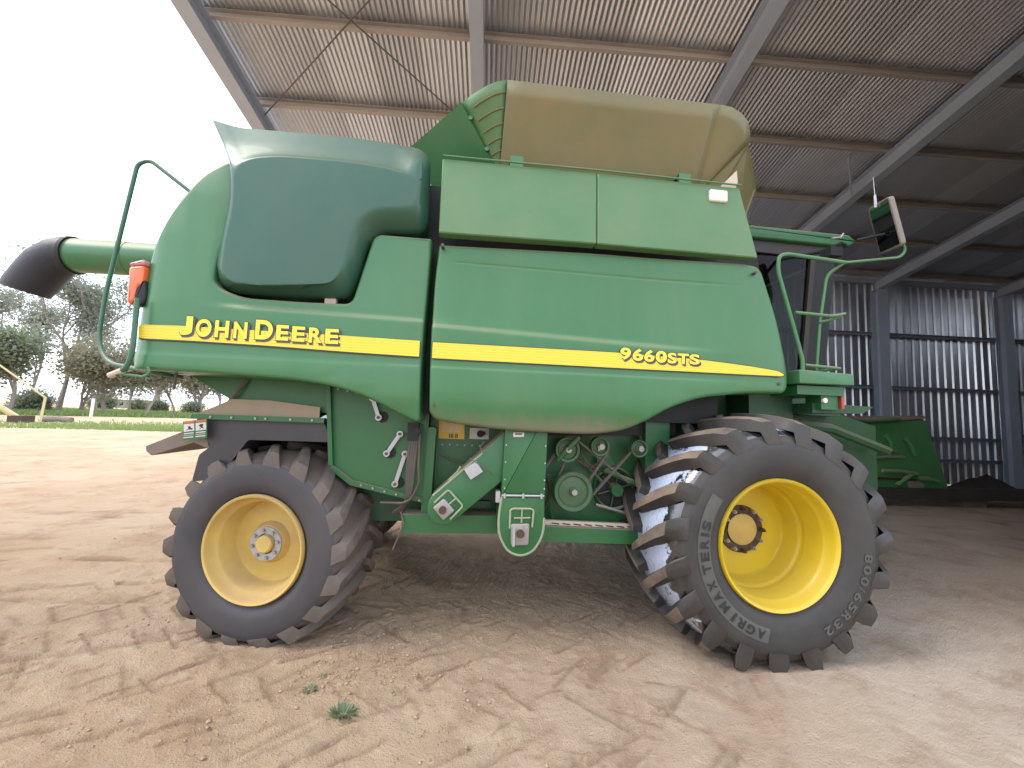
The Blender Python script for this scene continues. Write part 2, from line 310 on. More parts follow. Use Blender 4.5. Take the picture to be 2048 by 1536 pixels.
def lugtrack(x0, y0, ang, u0, u1, w, pitch, depth, keep, seed, lw=.0145):
    rs = random.Random(seed); ca, sa = cos(radians(ang)), sin(radians(ang)); u = u0
    while u < u1:
        for side, off in ((1, 0), (-1, pitch/2)):
            uu = u+off+rs.uniform(-.02, .02); n_ = vnoise(np.array([(x0+uu*ca)/.55]), np.array([(y0+uu*sa)/.55]), seed)[0]
            if n_ < .85-keep or rs.random() > keep+.3: continue
            v0, v1 = side*.04, side*w/2*rs.uniform(.6, 1.05); s0, s1 = uu, uu-(w/2)*.85*rs.uniform(.8, 1.1); cut = rs.uniform(0, .35)
            v0 = v0+(v1-v0)*cut; s0 = s0+(s1-s0)*cut
            rutw(x0+s0*ca-v0*sa, y0+s0*sa+v0*ca, x0+s1*ca-v1*sa, y0+s1*sa+v1*ca, lw*rs.uniform(.7, 1.3), depth*.42*rs.uniform(.4, 1.2)*min(1, .4+n_), rs.uniform(.25, .7))
        u += pitch
for a in [(0, .10, 0, -6, 1.4, .74, .25, .024, .62, 41), (0, .62, 2, -6, 3.4, .6, .21, .018, .55, 43), (-.8, -.42, -8, -5, 2.2, .64, .21, .028, .62, 45), (-1, 1.35, 8, -6, 1.6, .55, .2, .02, .5, 47), (0, -1.0, 13, -4, 2.2, .5, .19, .010, .4, 61), (1.5, -.35, 28, -1.2, 1.6, .5, .19, .008, .38, 67), (-3.2, 2.4, 20, -4, 3, .6, .22, .03, .5, 69), (1.0, -1.0, -30, -2, 2.5, .45, .17, .007, .35, 77)]: lugtrack(*a)
Z, k = track(Z, 1.28, -.95, .55, .26, .062, .013, .35, -48, 49, .0, -.2, True); 
Z, k = track(Z, 1.62, -.9, .75, .24, .062, .011, .35, -42, 53, .05, -.1, True)
def rut(Z, x0, y0, x1, y1, w, d):
    rutw(x0, y0, x1, y1, w, d); return Z
for k in range(70):                                      # slurred scuffs beside the rear tyre
    x = rnd(-3.2, 1.2); y = rnd(-1.3, .6); a = rnd(.3, .85); l = rnd(.10, .42); Z = rut(Z, x, y, x+l*cos(a), y+l*sin(a), rnd(.009, .02), rnd(.005, .013))
for k in range(40):
    x = rnd(-7, -1.7); y = rnd(-.6, 4); a = rnd(-.25, .3); l = rnd(.4, 1.6); Z = rut(Z, x, y, x+l*cos(a), y+l*sin(a), rnd(.02, .05), rnd(.008, .018))
cl = vnoise(X/.045, Y/.045, 71)*vnoise(X/.3, Y/.3, 73); Z += .028*np.clip(cl-.42, 0, 1)*rough*np.clip(1.4-dist/14, 0, 1)   # clods
for cx, cy, r, t in ((2.12, .16, .55, .012), (-1.35, .58, .5, .018)): Z -= t*np.exp(-((X-cx)**2/(r*.7)**2+(Y-cy)**2/(r*.75)**2))
Z = np.where(dist > 40, Z*.3, Z); Z += np.clip((dist-25)/200, 0, 1)*.9*fbm(X, Y, 45, 3, 81)
Z[:] = np.clip(Z, -.6, .35)
ny, nx = X.shape
me = bpy.data.meshes.new('ground'); me.vertices.add(nx*ny); me.vertices.foreach_set('co', np.stack([X, Y, Z], -1).astype(np.float32).ravel())
i = np.arange(nx*ny).reshape(ny, nx); q = np.stack([i[:-1, :-1], i[:-1, 1:], i[1:, 1:], i[1:, :-1]], -1).reshape(-1)
nq = len(q)//4; me.loops.add(nq*4); me.loops.foreach_set('vertex_index', q.astype(np.int32)); me.polygons.add(nq)
me.polygons.foreach_set('loop_start', np.arange(0, nq*4, 4, dtype=np.int32)); me.polygons.foreach_set('loop_total', np.full(nq, 4, dtype=np.int32))
me.update(calc_edges=True); me.polygons.foreach_set('use_smooth', np.ones(nq, dtype=bool))
ap_ = me.attributes.new('packed', 'FLOAT', 'POINT'); ap_.data.foreach_set('value', smoothzone.astype(np.float32).ravel())
at = me.attributes.new('churn', 'FLOAT', 'POINT'); at.data.foreach_set('value', (churn*rough).astype(np.float32).ravel())
def groundmat():
    m = bpy.data.materials.new('bare_dirt'); m.use_nodes = True; nt = m.node_tree; N = nt.nodes; L = nt.links; b = N['Principled BSDF']
    b.inputs['Roughness'].default_value = .95; b.inputs['Specular IOR Level'].default_value = .2
    tc = N.new('ShaderNodeTexCoord')
    def noise(s, d=6, r=.6, w=0):
        n = N.new('ShaderNodeTexNoise'); n.inputs['Scale'].default_value = s; n.inputs['Detail'].default_value = d; n.inputs['Roughness'].default_value = r; n.inputs['Distortion'].default_value = w
        L.new(tc.outputs['Object'], n.inputs['Vector']); return n.outputs['Fac']
    def mr(src, a, c, lo=0, hi=1):
        r = N.new('ShaderNodeMapRange'); r.inputs['From Min'].default_value = a; r.inputs['From Max'].default_value = c; r.inputs['To Min'].default_value = lo; r.inputs['To Max'].default_value = hi; L.new(src, r.inputs['Value']); return r.outputs[0]
    def mix(f, a, c):
        x = N.new('ShaderNodeMix'); x.data_type = 'RGBA'; L.new(f, x.inputs['Factor'])
        for k, s in (('A', a), ('B', c)):
            if isinstance(s, tuple): x.inputs[k].default_value = (*s, 1)
            else: L.new(s, x.inputs[k])
        return x.outputs['Result']
    pk = N.new('ShaderNodeAttribute'); pk.attribute_name = 'packed'
    c = mix(mr(noise(.5, 5), .35, .65), mix(pk.outputs['Fac'], (.49, .335, .21), (.54, .42, .325)), mix(pk.outputs['Fac'], (.58, .435, .30), (.64, .525, .42)))
    c = mix(mr(noise(1.7, 8, .7, .4), .5, .72, 0, .75), c, (.33, .19, .115))
    c = mix(mr(noise(7, 8, .75), .52, .74, 0, .55), c, (.62, .50, .38))
    c = mix(mr(noise(60, 6, .8), .58, .72, 0, .4), c, (.26, .165, .11)); c = mix(mr(noise(45, 6, .8), .58, .72, 0, .5), c, (.66, .55, .43))
    c = mix(mr(noise(2.9, 10, .75, 1.2), .64, .74, 0, .5), c, (.20, .12, .075))
    a = N.new('ShaderNodeAttribute'); a.attribute_name = 'churn'
    f = N.new('ShaderNodeMath'); f.operation = 'MULTIPLY'; L.new(a.outputs['Fac'], f.inputs[0]); L.new(mr(noise(2.3, 6), .40, .60, .12, .95), f.inputs[1])
    c = mix(f.outputs[0], c, (.22, .125, .075)); L.new(c, b.inputs['Base Color'])
    h = N.new('ShaderNodeMath'); h.operation = 'ADD'; L.new(noise(28, 8, .7), h.inputs[0]); L.new(noise(95, 5, .7), h.inputs[1])
    bp = N.new('ShaderNodeBump'); bp.inputs['Strength'].default_value = 1.0; bp.inputs['Distance'].default_value = .03; L.new(h.outputs[0], bp.inputs['Height']); L.new(bp.outputs[0], b.inputs['Normal'])
    return m
me.materials.append(groundmat()); go = bpy.data.objects.new('ground', me); COL.objects.link(go); tagk(go, 'structure')
def gz(x, y):
    a = np.searchsorted(gx, x); b = np.searchsorted(gy, y); return float(Z[min(b, ny-1), min(a, nx-1)])

def clods():
    vs = []; fs = []; base = [(0, 0, 1), (.95, 0, .2), (.3, .9, .25), (-.8, .55, .2), (-.75, -.6, .15), (.3, -.9, .25), (0, 0, -.6)]
    tri = [(0, 1, 2), (0, 2, 3), (0, 3, 4), (0, 4, 5), (0, 5, 1), (6, 2, 1), (6, 3, 2), (6, 4, 3), (6, 5, 4), (6, 1, 5)]
    for k in range(11000):
        x = rnd(-4.2, 4.5); y = rnd(-1.75, 3.4)
        if k > 8600: x = random.gauss(-1.0, .55); y = random.gauss(-.05, .3)
        if vnoise(np.array([x/.6]), np.array([y/.6]), 91)[0] < rnd(.25, .8): continue
        r = .0025+.009*random.random()**4 + (.005*random.random()**3 if k > 8600 else 0); r *= (1 if x < 1.5 else .7); a = rnd(0, 6.3); z = gz(x, y); i0 = len(vs)
        for p in base: q = [c*rnd(.7, 1.25) for c in p]; vs.append((x+r*(q[0]*cos(a)-q[1]*sin(a)), y+r*(q[0]*sin(a)+q[1]*cos(a)), z+r*(.25+q[2]*.75)))
        fs += [tuple(i0+j for j in t) for t in tri]
    mb = MB(); mb.add(vs, fs); o = mb.build('dirt_clods', mat('dirt_clod', (.40, .275, .18), .95, var=(.22, .13, .08), vscale=9, vamt=1), None, recalc=False, smooth=0); o['kind'] = 'stuff'; o['label'] = 'loose crumbs of dry dirt scattered over the yard'; o['category'] = 'dirt'
clods()

# ------------------------------------------------------------------ farm shed (own frame: x along the shed, y from the camera to the back wall)
SA = radians(3.0)
shed = empty('farm_shed', (0, -2.75, 0), -SA); tag(shed, 'open fronted steel farm shed with corrugated roof sheltering the harvester', 'shed')
def shedpt(x, y, z=0): return Vector((x*cos(SA)+y*sin(SA), -2.75-x*sin(SA)+y*cos(SA), z))
RX = [-4.50+4.08*k for k in range(8)]; RY0, RY1 = 2.6, 11.55; RS = .2
def rz(y): return 8.5-RS*y
SLOPE = math.atan(RS)
def sl(mbv): return mbv
# roof sheets: 10 corrugations each, laid edge over edge
pitch = .0816; mbs = MB(); vs = []; n = 10*8
for yy in (RY0-.35, RY1+.25):
    for k in range(n+4): x = k*pitch/8; vs.append((x, yy, rz(yy)+.175+.0135*sin(2*pi*k/8)+.0012*k/n))
m_ = n+4; mbs.add(vs, [(k, k+1, m_+k+1, m_+k) for k in range(m_-1)])
first = None; cnt = int((RX[-1]-RX[0]+.3)/(10*pitch))+1
for k in range(cnt):
    if first is None: o = first = mbs.build('roof_sheet', ROOFM, shed, recalc=False, smooth=60)
    else: o = first.copy(); COL.objects.link(o)
    o.location = (RX[0]-.12+k*10*pitch, 0, 0)
# back wall sheets: ribbed, six ribs each
rp = .255; mbs = MB(); prof = []
for k in range(4):
    x = k*rp
    prof += [(x, 0), (x+.055, 0), (x+.078, -.042), (x+.112, -.042), (x+.135, 0)]
prof.append((4*rp+.05, 0))
vs = [(x, y, zz) for zz in (.02, 6.26) for x, y in prof]; m_ = len(prof); mbs.add(vs, [(k, k+1, m_+k+1, m_+k) for k in range(m_-1)])
first = None
for k in range(4, int((RX[-1]-RX[0])/(4*rp))+1):  # starts past an unseen bay left open to let light in
    if first is None: o = first = mbs.build('wall_sheet', WALLM, shed, recalc=False, smooth=0)
    else: o = first.copy(); COL.objects.link(o)
    o.location = (RX[0]+k*4*rp, 11.72+.002*(k % 2), 0)
for k in range(9):                                        # closed end on the right
    o = first.copy(); COL.objects.link(o); o.rotation_euler = (0, 0, -pi/2); o.location = (RX[-1]+.2+.002*(k % 2), 11.6-k*4*rp, 0); o.scale = (1, 1, 1.05)
for k in range(19):                                        # unseen front cladding on the right, added to darken the interior
    o = first.copy(); COL.objects.link(o); o.rotation_euler = (0, 0, pi); o.location = (5.0+(k+1)*4*rp, RY0-.05-.002*(k % 2), 0); o.scale = (1, 1, 1.24)
# rafters, columns
def ibeam(w, d, t, x, y0, z0, y1, z1, mb):               # along y, top at z
    for a, b, c0, c1 in ((-w/2, w/2, 0, -t), (-w/2, w/2, -d+t, -d), (-t/2, t/2, -t, -d+t)):
        vs = [(x+a, y0, z0+c0), (x+b, y0, z0+c0), (x+b, y0, z0+c1), (x+a, y0, z0+c1), (x+a, y1, z1+c0), (x+b, y1, z1+c0), (x+b, y1, z1+c1), (x+a, y1, z1+c1)]
        mb.add(vs, [(0, 1, 2, 3), (7, 6, 5, 4), (0, 4, 5, 1), (1, 5, 6, 2), (2, 6, 7, 3), (3, 7, 4, 0)])
for k, x in enumerate(RX):
    mb = MB(); ibeam(.2 if k else .24, .31, .014, x, RY0, rz(RY0)+.01, RY1, rz(RY1)+.01, mb); mb.build('rafter', STEELB, shed, smooth=0)
    for yy in (RY0+.15, RY1-.12):
        if yy < 5 and k in (1, 2): continue          # clear door opening
        mb = MB(); h = rz(yy)-.3
        mb.box(x-.16, x+.16, yy-.12, yy-.106, 0, h); mb.box(x-.16, x+.16, yy+.106, yy+.12, 0, h); mb.box(x-.007, x+.007, yy-.106, yy+.106, 0, h); mb.box(x-.2, x+.2, yy-.2, yy+.2, -.03, .02)
        mb.build('column', STEELB, shed, smooth=0)
# purlins: C sections between rafters' tops and sheets
py = [5.78-1.36*5+1.36*k for k in range(10)]
for y in py:
    if y < RY0-.2 or y > RY1: continue
    for k in range(len(RX)-1):
        mb = MB(); x0, x1 = RX[k]+.008, RX[k+1]-.008; z = rz(y)
        mb.box(x0, x1, y-.002, y+.002, z+.02, z+.158); mb.box(x0, x1, y-.062, y-.002, z+.150, z+.156); mb.box(x0, x1, y-.062, y-.002, z+.02, z+.026); mb.box(x0, x1, y-.066, y-.062, z+.02, z+.04)
        mb.build('purlin', PURLM, shed, smooth=0)
# girts on the back wall
for z in (.75, 1.42, 2.92, 4.56):
    for k in range(1, len(RX)-1):
        mb = MB(); x0, x1 = RX[k]+.02, RX[k+1]-.02; y = 11.665
        mb.box(x0, x1, y-.01, y, z-.05, z+.05); mb.box(x0, x1, y-.15, y-.01, z+.042, z+.05); mb.box(x0, x1, y-.15, y-.01, z-.05, z-.042)
        mb.build('girt', STEELB, shed, smooth=0)
mb = MB(); mb.box(RX[0]-.1, RX[-1], RY0-.12, RY0+.1, rz(RY0)-.75, rz(RY0)-.32); mb.build('door_lintel', STEELB, shed, smooth=0)
mb = MB(); mb.box(RX[0], RX[-1], 11.5, 11.66, rz(11.6)-.02, rz(11.6)+.12); mb.build('eave_strut', STEELB, shed, smooth=0)
# rod bracing in the end bay
zz = lambda y: rz(y)-.03
for a, b in (((RX[0]+.1, 7.25), (RX[1]-.1, 4.2)), ((RX[0]+.1, 3.6), (RX[1]-.05, 7.3))):
    mb = MB(); mb.cyl((a[0], a[1], zz(a[1])), (b[0], b[1], zz(b[1])), .011, n=8); mb.build('brace_rod', RODM, shed)
mb = MB(); mb.tube([(RX[3]-.75, 7.28, rz(7.28)+.02), (RX[3]-.1, 7.9, rz(7.9)-.25)], .022); mb.build('fly_brace', STEELB, shed)

# ------------------------------------------------------------------ combine harvester
CH = empty('combine_harvester', (0, 1.5, 0)); tag(CH, 'large green combine harvester with yellow rims and stripe, parked under the shed roof', 'combine harvester')
CH_OFF = Vector((0, -1.5, 0))
def part(mb, name, mats, parent=None, **k):
    o = mb.build(name, mats, parent or CH, **k)
    if parent is None: o.location = o.location + CH_OFF
    return o
def sst(a, b, x): t = max(0, min(1, (x-a)/(b-a))); return t*t*(3-2*t)
def relief(o, zs, xs, g):
    me = o.data; bm = bmesh.new(); bm.from_mesh(me)
    for z in zs: bmesh.ops.bisect_plane(bm, geom=bm.verts[:]+bm.edges[:]+bm.faces[:], plane_co=(0, 0, z), plane_no=(0, 0, 1))
    for x in xs: bmesh.ops.bisect_plane(bm, geom=bm.verts[:]+bm.edges[:]+bm.faces[:], plane_co=(x, 0, 0), plane_no=(1, 0, 0))
    for v in bm.verts:
        if v.co.y < .12: v.co.y += g(v.co.x, v.co.z)
    bmesh.ops.triangulate(bm, faces=[f for f in bm.faces if len(f.verts) > 4])
    bm.to_mesh(me); bm.free(); finish(me, 40)
# --- rear side panel with the recess for the screen cover
rp_ = [(-2.16, 1.815), (-1.812, 1.813), (-1.322, 1.80), (-1.028, 1.781), (-.825, 1.742), (-.671, 1.694), (-.517, 1.616), (-.329, 1.53), (-.337, 1.929), (-.334, 2.24), (-.318, 2.845), (-.681, 2.846),
       (-.723, 2.81), (-.83, 2.329), (-1.151, 2.322), (-1.527, 2.325), (-1.663, 2.373), (-1.704, 2.42), (-1.701, 2.555), (-1.649, 2.833), (-1.592, 3.08), (-1.60, 3.24), (-1.689, 3.29), (-1.851, 3.177), (-1.996, 2.938),
       (-2.104, 2.657), (-2.140, 2.504), (-2.150, 2.257), (-2.17, 2.078), (-2.19, 1.963), (-2.19, 1.867)]
rr_ = [.05, .2, .2, .15, .1, .08, .08, .05, .01, .01, .012, .04, .04, .05, .1, .08, .06, .06, .08, .1, .1, .05, .12, .14, .14, .1, .1, .1, .08, .05, .03]
def g_rear(x, z):
    zc = 2.262-.018*(x+1.5); f = sst(-1.75, -1.5, x)
    y = f*.022*sst(zc-.028, zc+.02, z) + .05*max(0, z-zc)
    y += .012*(1-sst(1.90, 1.975, z)*1.0)*0 - .008*(1-sst(1.925-.02, 1.955-.02, z)) + .05*sst(1.88, 1.75, z)**1.5*0
    y += .10*max(0, (-2.02-x)/.17)**2 + .03*sst(1.72, 1.55, z)
    return y
mb = MB(); mb.panel(fillet(rp_, rr_), 0, .36, .022, 3)
o = part(mb, 'rear_side_panel', GREEN); rear_panel = o
relief(o, [1.6, 1.66, 1.72, 1.80, 1.86, 1.9, 1.915, 1.93, 1.945, 2.2, 2.215, 2.225, 2.235, 2.245, 2.255, 2.265, 2.275, 2.285, 2.3, 2.5, 2.7, 3.0], [-2.15, -2.12, -2.09, -2.06, -2.02, -1.9, -1.75, -1.68, -1.6, -1.5, -1.2, -.9, -.6], g_rear)
# --- rear hood shell behind the panel
hood = [(-2.13, 1.84), (-2.15, 1.96), (-2.11, 2.25), (-2.10, 2.5), (-2.065, 2.65), (-1.96, 2.93), (-1.82, 3.15), (-1.66, 3.26), (-1.2, 3.30), (-.3, 3.30), (-.3, 1.85)]
mb = MB(); mb.panel(fillet(hood, [.05, .1, .1, .1, .14, .14, .14, .12, .1, 0, 0]), .355, 3.0, .02); part(mb, 'rear_hood', GREEN)
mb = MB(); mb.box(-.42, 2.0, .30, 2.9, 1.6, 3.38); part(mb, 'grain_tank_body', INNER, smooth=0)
# --- moulded screen cover
co = [(-1.872, 3.592), (-1.697, 3.55), (-1.429, 3.559), (-.982, 3.569), (-.699, 3.559), (-.427, 3.535), (-.361, 3.452), (-.353, 3.164), (-.346, 2.898), (-.68, 2.875), (-.765, 2.76), (-.805, 2.528), (-.865, 2.379), (-1.334, 2.361), (-1.626, 2.369), (-1.734, 2.424), (-1.75, 2.563), (-1.717, 2.851), (-1.694, 3.143), (-1.738, 3.341)]
cf = [(-1.616, 3.19), (-1.518, 3.26), (-1.346, 3.293), (-.922, 3.30), (-.654, 3.285), (-.480, 3.25), (-.425, 3.20), (-.42, 3.098), (-.46, 3.04), (-.70, 3.005), (-.815, 2.93), (-.857, 2.79), (-.885, 2.57), (-.935, 2.445), (-1.273, 2.40), (-1.535, 2.395), (-1.622, 2.445), (-1.628, 2.62), (-1.597, 2.862), (-1.60, 3.069)]
RC = .07
def lerp(a, b, t): return [(p[0]*(1-t)+q[0]*t, p[1]*(1-t)+q[1]*t) for p, q in zip(a, b)]
cr = [.005]+[.12]*19; fo, ff = fillet(co, cr, 4), fillet(cf, [.06]+[.12]*19, 4)
n0 = min(len(fo), len(ff))
if len(fo) != len(ff): fo, ff = co, cf
back = [(x, .40, z) for x, z in inset(fo, -.03)]
rings = [back, [(x, .13, z) for x, z in inset(fo, -.004)]]
def ylip(p, t):
    k = sst(3.12, 3.42, p[1])*sst(-.42, -.6, p[0]); base = .10-.135*sin(t*pi/2)**.9; top = .10-.095*t-.04*sst(.93, 1, t); return base*(1-k)+top*k
for t in (0, .12, .25, .4, .55, .7, .82, .91, .96, 1.0): rings.append([(p[0], ylip(p, t), p[1]) for p in lerp(fo, ff, t)])
cx_, cz_ = -1.16, 2.93
for d_, yb_ in ((.010, -.036),): rings.append([(p[0], yb_, p[1]) for p in inset(ff, -d_)])
mb = MB(); mb.loft(rings); o = part(mb, 'screen_cover', GREEN_COVER, smooth=75); cover = o
mb = MB(); mb.prism([(-.425, 3.36), (-.405, 3.365), (-.40, 3.23), (-.44, 3.225)], -.03, .03); mb.build('latch_tab', GREEN_COVER, cover)
mb = MB(); mb.box(-1.03, -.955, .1, .14, 2.335, 2.40); part(mb, 'latch', CREAM)
# --- front side panel
fp = [(-.264, 2.806), (.824, 2.838), (2.074, 2.84), (2.164, 2.828), (2.201, 2.783), (2.313, 2.406), (2.407, 2.01), (2.403, 1.896), (2.363, 1.852), (2.061, 1.841), (1.669, 1.791), (1.44, 1.709), (1.253, 1.595), (1.106, 1.53), (.888, 1.495), (.567, 1.498), (.218, 1.508), (-.123, 1.544), (-.225, 1.562), (-.267, 1.609), (-.282, 2.035), (-.281, 2.525)]
def g_front(x, z):
    zc = 2.217-.038*(x+.26); f = 1-sst(1.3, 1.95, x); f2 = 1-sst(1.6, 2.2, x)
    y = f*.024*sst(zc-.03, zc+.022, z) + .045*max(0, z-zc)
    y -= .009*f2*(1-sst(1.905, 1.935, z))
    zg = 2.683-.012*(x+.2); y += .006*(1-abs(z-zg)/.012 if abs(z-zg) < .012 else 0)*sst(-.2, -.1, x)*(1-sst(1.85, 1.95, x))
    return y + .035*sst(1.72, 1.5, z) + .05*sst(2.2, 2.45, x)**2
mb = MB(); mb.panel(fillet(fp, [.015, .1, .1, .04, .06, .1, .06, .05, .03, .1, .2, .15, .12, .12, .15, .15, .15, .1, .03, .04, .1, .1]), 0, .3, .026, 4)
o = part(mb, 'front_side_panel', GREEN_FRONT); front_panel = o
relief(o, [1.55, 1.6, 1.66, 1.72, 1.8, 1.9, 1.91, 1.92, 1.93, 1.94] + [2.10+.008*k for k in range(17)] + [2.3, 2.45] + [2.64+.006*k for k in range(10)] + [2.75], [-.2, -.1, .1, .4, .7, 1, 1.3, 1.5, 1.7, 1.9, 2.0, 2.1, 2.2, 2.3, 2.35], g_front)
# --- upper tank side panels
for k, pts in enumerate(([(-.267, 3.417), (.866, 3.428), (.866, 2.872), (-.263, 2.857)], [(.8705, 3.428), (1.999, 3.426), (2.124, 2.866), (.8705, 2.872)])):
    mb = MB(); mb.panel(fillet(pts, .012), -.025, .06, .008, 1); o = part(mb, 'upper_side_panel', GREEN_UP)
    relief(o, [], [], lambda x, z: .05*(z-2.86)); finish(o.data, 15)
mb = MB(); mb.panel(fillet([(1.742, 3.38), (1.888, 3.38), (1.888, 3.286), (1.742, 3.286)], .018), -.022, .03, .012); o = part(mb, 'work_light', LENS)
mb = MB(); mb.panel([(1.80, 3.35), (1.86, 3.35), (1.86, 3.31), (1.80, 3.31)], -.026, .0, .006); mb.build('reflector', mat('lamp_white', (.85, .82, .78), .2), o, loc=(0, 0, 0))
mb = MB(); mb.prism([(1.822, 3.40), (1.978, 3.565), (1.985, 3.47), (1.96, 3.40)], .005, .017); part(mb, 'corner_bracket', CREAM, smooth=0)
# --- grain tank extension
B0, B1 = (.155, .26, 3.50), (1.80, .26, 3.50)
T0, T1 = (.17, -.05, 4.025), (1.806, -.05, 4.038)
def solid(o, t=.012):
    m = o.modifiers.new('s', 'SOLIDIFY'); m.thickness = t; m.offset = 1; return o
mb = MB(); rows = 6; cols = 14; vs = []
for j in range(rows+1):
    for i_ in range(cols+1):
        a, b = i_/cols, j/rows; p = Vector(B0).lerp(Vector(B1), a).lerp(Vector(T0).lerp(Vector(T1), a), b); p.y += .018*sin(pi*a)*sin(pi*b); vs.append(p)
mb.add(vs, [(j*(cols+1)+i_, j*(cols+1)+i_+1, (j+1)*(cols+1)+i_+1, (j+1)*(cols+1)+i_) for j in range(rows) for i_ in range(cols)])
ext = solid(part(mb, 'tank_extension', GREEN_TANK, recalc=False))
def corner(name, B, arc, matl):
    mb = MB(); rows = 8; n = len(arc); vs = []
    for j in range(rows+1):
        t = j/rows
        for p in arc: q = Vector(B).lerp(Vector(p), t); vs.append(q)
    mb.add(vs, [(j*n+i_, j*n+i_+1, (j+1)*n+i_+1, (j+1)*n+i_) for j in range(rows) for i_ in range(n-1)])
    return solid(part(mb, name, matl, recalc=False, smooth=60))
arcL = [(.17, -.05, 4.025), (.10, -.045, 4.012), (.03, -.03, 3.985), (-.04, .0, 3.958), (-.10, .035, 3.935), (-.155, .08, 3.915)]
cl_ = corner('corner_extension', B0, arcL, GREEN_UP)
arcR = [(1.806, -.05, 4.038), (1.90, -.05, 4.03), (1.99, -.035, 4.0), (2.06, -.01, 3.96), (2.11, .04, 3.92), (2.15, .1, 3.88)]
corner('corner_extension', B1, arcR, GREEN_TANK)
for s_, e_, zl in ((.88, .96, 0), (.72, .9, 0), (.56, .9, 0), (.41, .9, 0), (.27, .9, 0)):   # pressed ribs on the corner
    pts = []
    for k in range(9):
        a = k/8*.78+.04; idx = a*(len(arcL)-1); i0 = int(idx); p = Vector(arcL[i0]).lerp(Vector(arcL[min(i0+1, 5)]), idx-i0); q = Vector(B0).lerp(p, s_-.02*a); q.y -= .006; pts.append(q)
    mb = MB(); mb.tube(pts, .0055, 6); mb.build('pressed_rib', GREEN_TANK, cl_)
for t_ in (.78, .35):
    p = Vector(B0).lerp(Vector(arcL[-1]), t_); mb = MB(); mb.cyl((p.x, p.y-.02, p.z), (p.x, p.y+.005, p.z), .016, .014, 10); mb.build('bolt_head', GREEN, cl_)
mb = MB(); mb.add([B0, (-.155, .08, 3.915), (-.62, .55, 3.815), (-.25, .662, 3.42), (.0, .464, 3.42)], [(0, 1, 2, 3, 4)]); solid(part(mb, 'rear_extension', GREEN, recalc=False, smooth=0))
mb = MB(); mb.add([(-.62, .55, 3.815), (-.62, 2.45, 3.815), (-.25, 2.34, 3.42), (-.25, .662, 3.42)], [(0, 1, 2, 3)]); solid(part(mb, 'rear_extension', GREEN, recalc=False, smooth=0))
mb = MB(); mb.add([B1, (2.15, .1, 3.88), (2.60, .6, 3.83), (2.42, .6, 3.36), (1.9, .4, 3.30)], [(0, 1, 2, 3, 4)]); solid(part(mb, 'front_extension', GREEN_TANK, recalc=False, smooth=0))
mb = MB(); mb.add([(2.60, .6, 3.83), (2.60, 2.4, 3.83), (2.42, 2.4, 3.36), (2.42, .6, 3.36)], [(0, 1, 2, 3)]); solid(part(mb, 'front_extension', GREEN_TANK, recalc=False, smooth=0))
mb = MB(); mb.add([(.155, 2.74, 3.5), (1.8, 2.74, 3.5), (1.806, 3.05, 4.03), (.17, 3.05, 4.02)], [(0, 1, 2, 3)]); solid(part(mb, 'tank_extension', GREEN_TANK, recalc=False))
for x0, x1 in ((.225, .324), (1.561, 1.658)):
    mb = MB(); mb.box(x0, x1, .10, .13, 3.40, 3.56); mb.box(x0, x1, .13, .2, 3.545, 3.56); part(mb, 'hinge_bracket', GREEN, smooth=0)
mb = MB(); mb.tube([(-.262, -.02, 3.422), (.866, -.02, 3.433), (1.997, -.02, 3.431)], .007, 6); part(mb, 'panel_edge_trim', GREEN)

# --- decals
def flat(pts, y, name, m, parent):
    mb = MB(); pts = ccw(pts); mb.add([(x, y, z) for x, z in pts], [tuple(range(len(pts)))]); me_o = mb.build(name, m, parent, recalc=False, smooth=0)
    bm = bmesh.new(); bm.from_mesh(me_o.data); bmesh.ops.triangulate(bm, faces=bm.faces); bm.to_mesh(me_o.data); bm.free(); return me_o
sr = fillet([(-2.106, 2.098), (-1.855, 2.104), (-.846, 2.099), (-.352, 2.092), (-.352, 1.984), (-.839, 1.992), (-1.361, 2.006), (-1.801, 2.012), (-2.10, 2.010)], [.02, .05, .05, 0, 0, .05, .05, .05, .02])
sf = fillet([(-.2655, 2.088), (1.061, 2.086), (1.67, 2.068), (2.10, 2.035), (2.29, 2.012), (2.335, 1.985), (2.31, 1.976), (1.1, 1.976), (-.2655, 1.979)], [0, .1, .1, .1, .06, .02, .02, .1, 0])
def grow(p, d): return inset(ccw(p), -d)
YD = -.0095
flat([(x+.004, z-.006) for x, z in grow(sr, .004)], YD+.0015, 'stripe_outline', BLKDEC, rear_panel); flat(sr, YD, 'stripe', STRIPE, rear_panel)
flat([(x+.001, z-.002) for x, z in grow(sf, .006)], YD+.0015, 'stripe_outline', BLKDEC, front_panel); flat(sf, YD, 'stripe', STRIPE, front_panel)
def glyph(ch, bold=.03):
    cu = bpy.data.curves.new('t', 'FONT'); cu.body = ch; cu.size = 1; cu.offset = bold; cu.fill_mode = 'FRONT'; cu.resolution_u = 6
    ob = bpy.data.objects.new('t', cu); COL.objects.link(ob); dg = bpy.context.evaluated_depsgraph_get(); dg.update()
    me = bpy.data.meshes.new_from_object(ob.evaluated_get(dg)); v = np.array([tuple(x.co) for x in me.vertices]); f = [tuple(p.vertices) for p in me.polygons]
    bpy.data.objects.remove(ob); bpy.data.curves.remove(cu); bpy.data.meshes.remove(me); return v, f
GC = {}
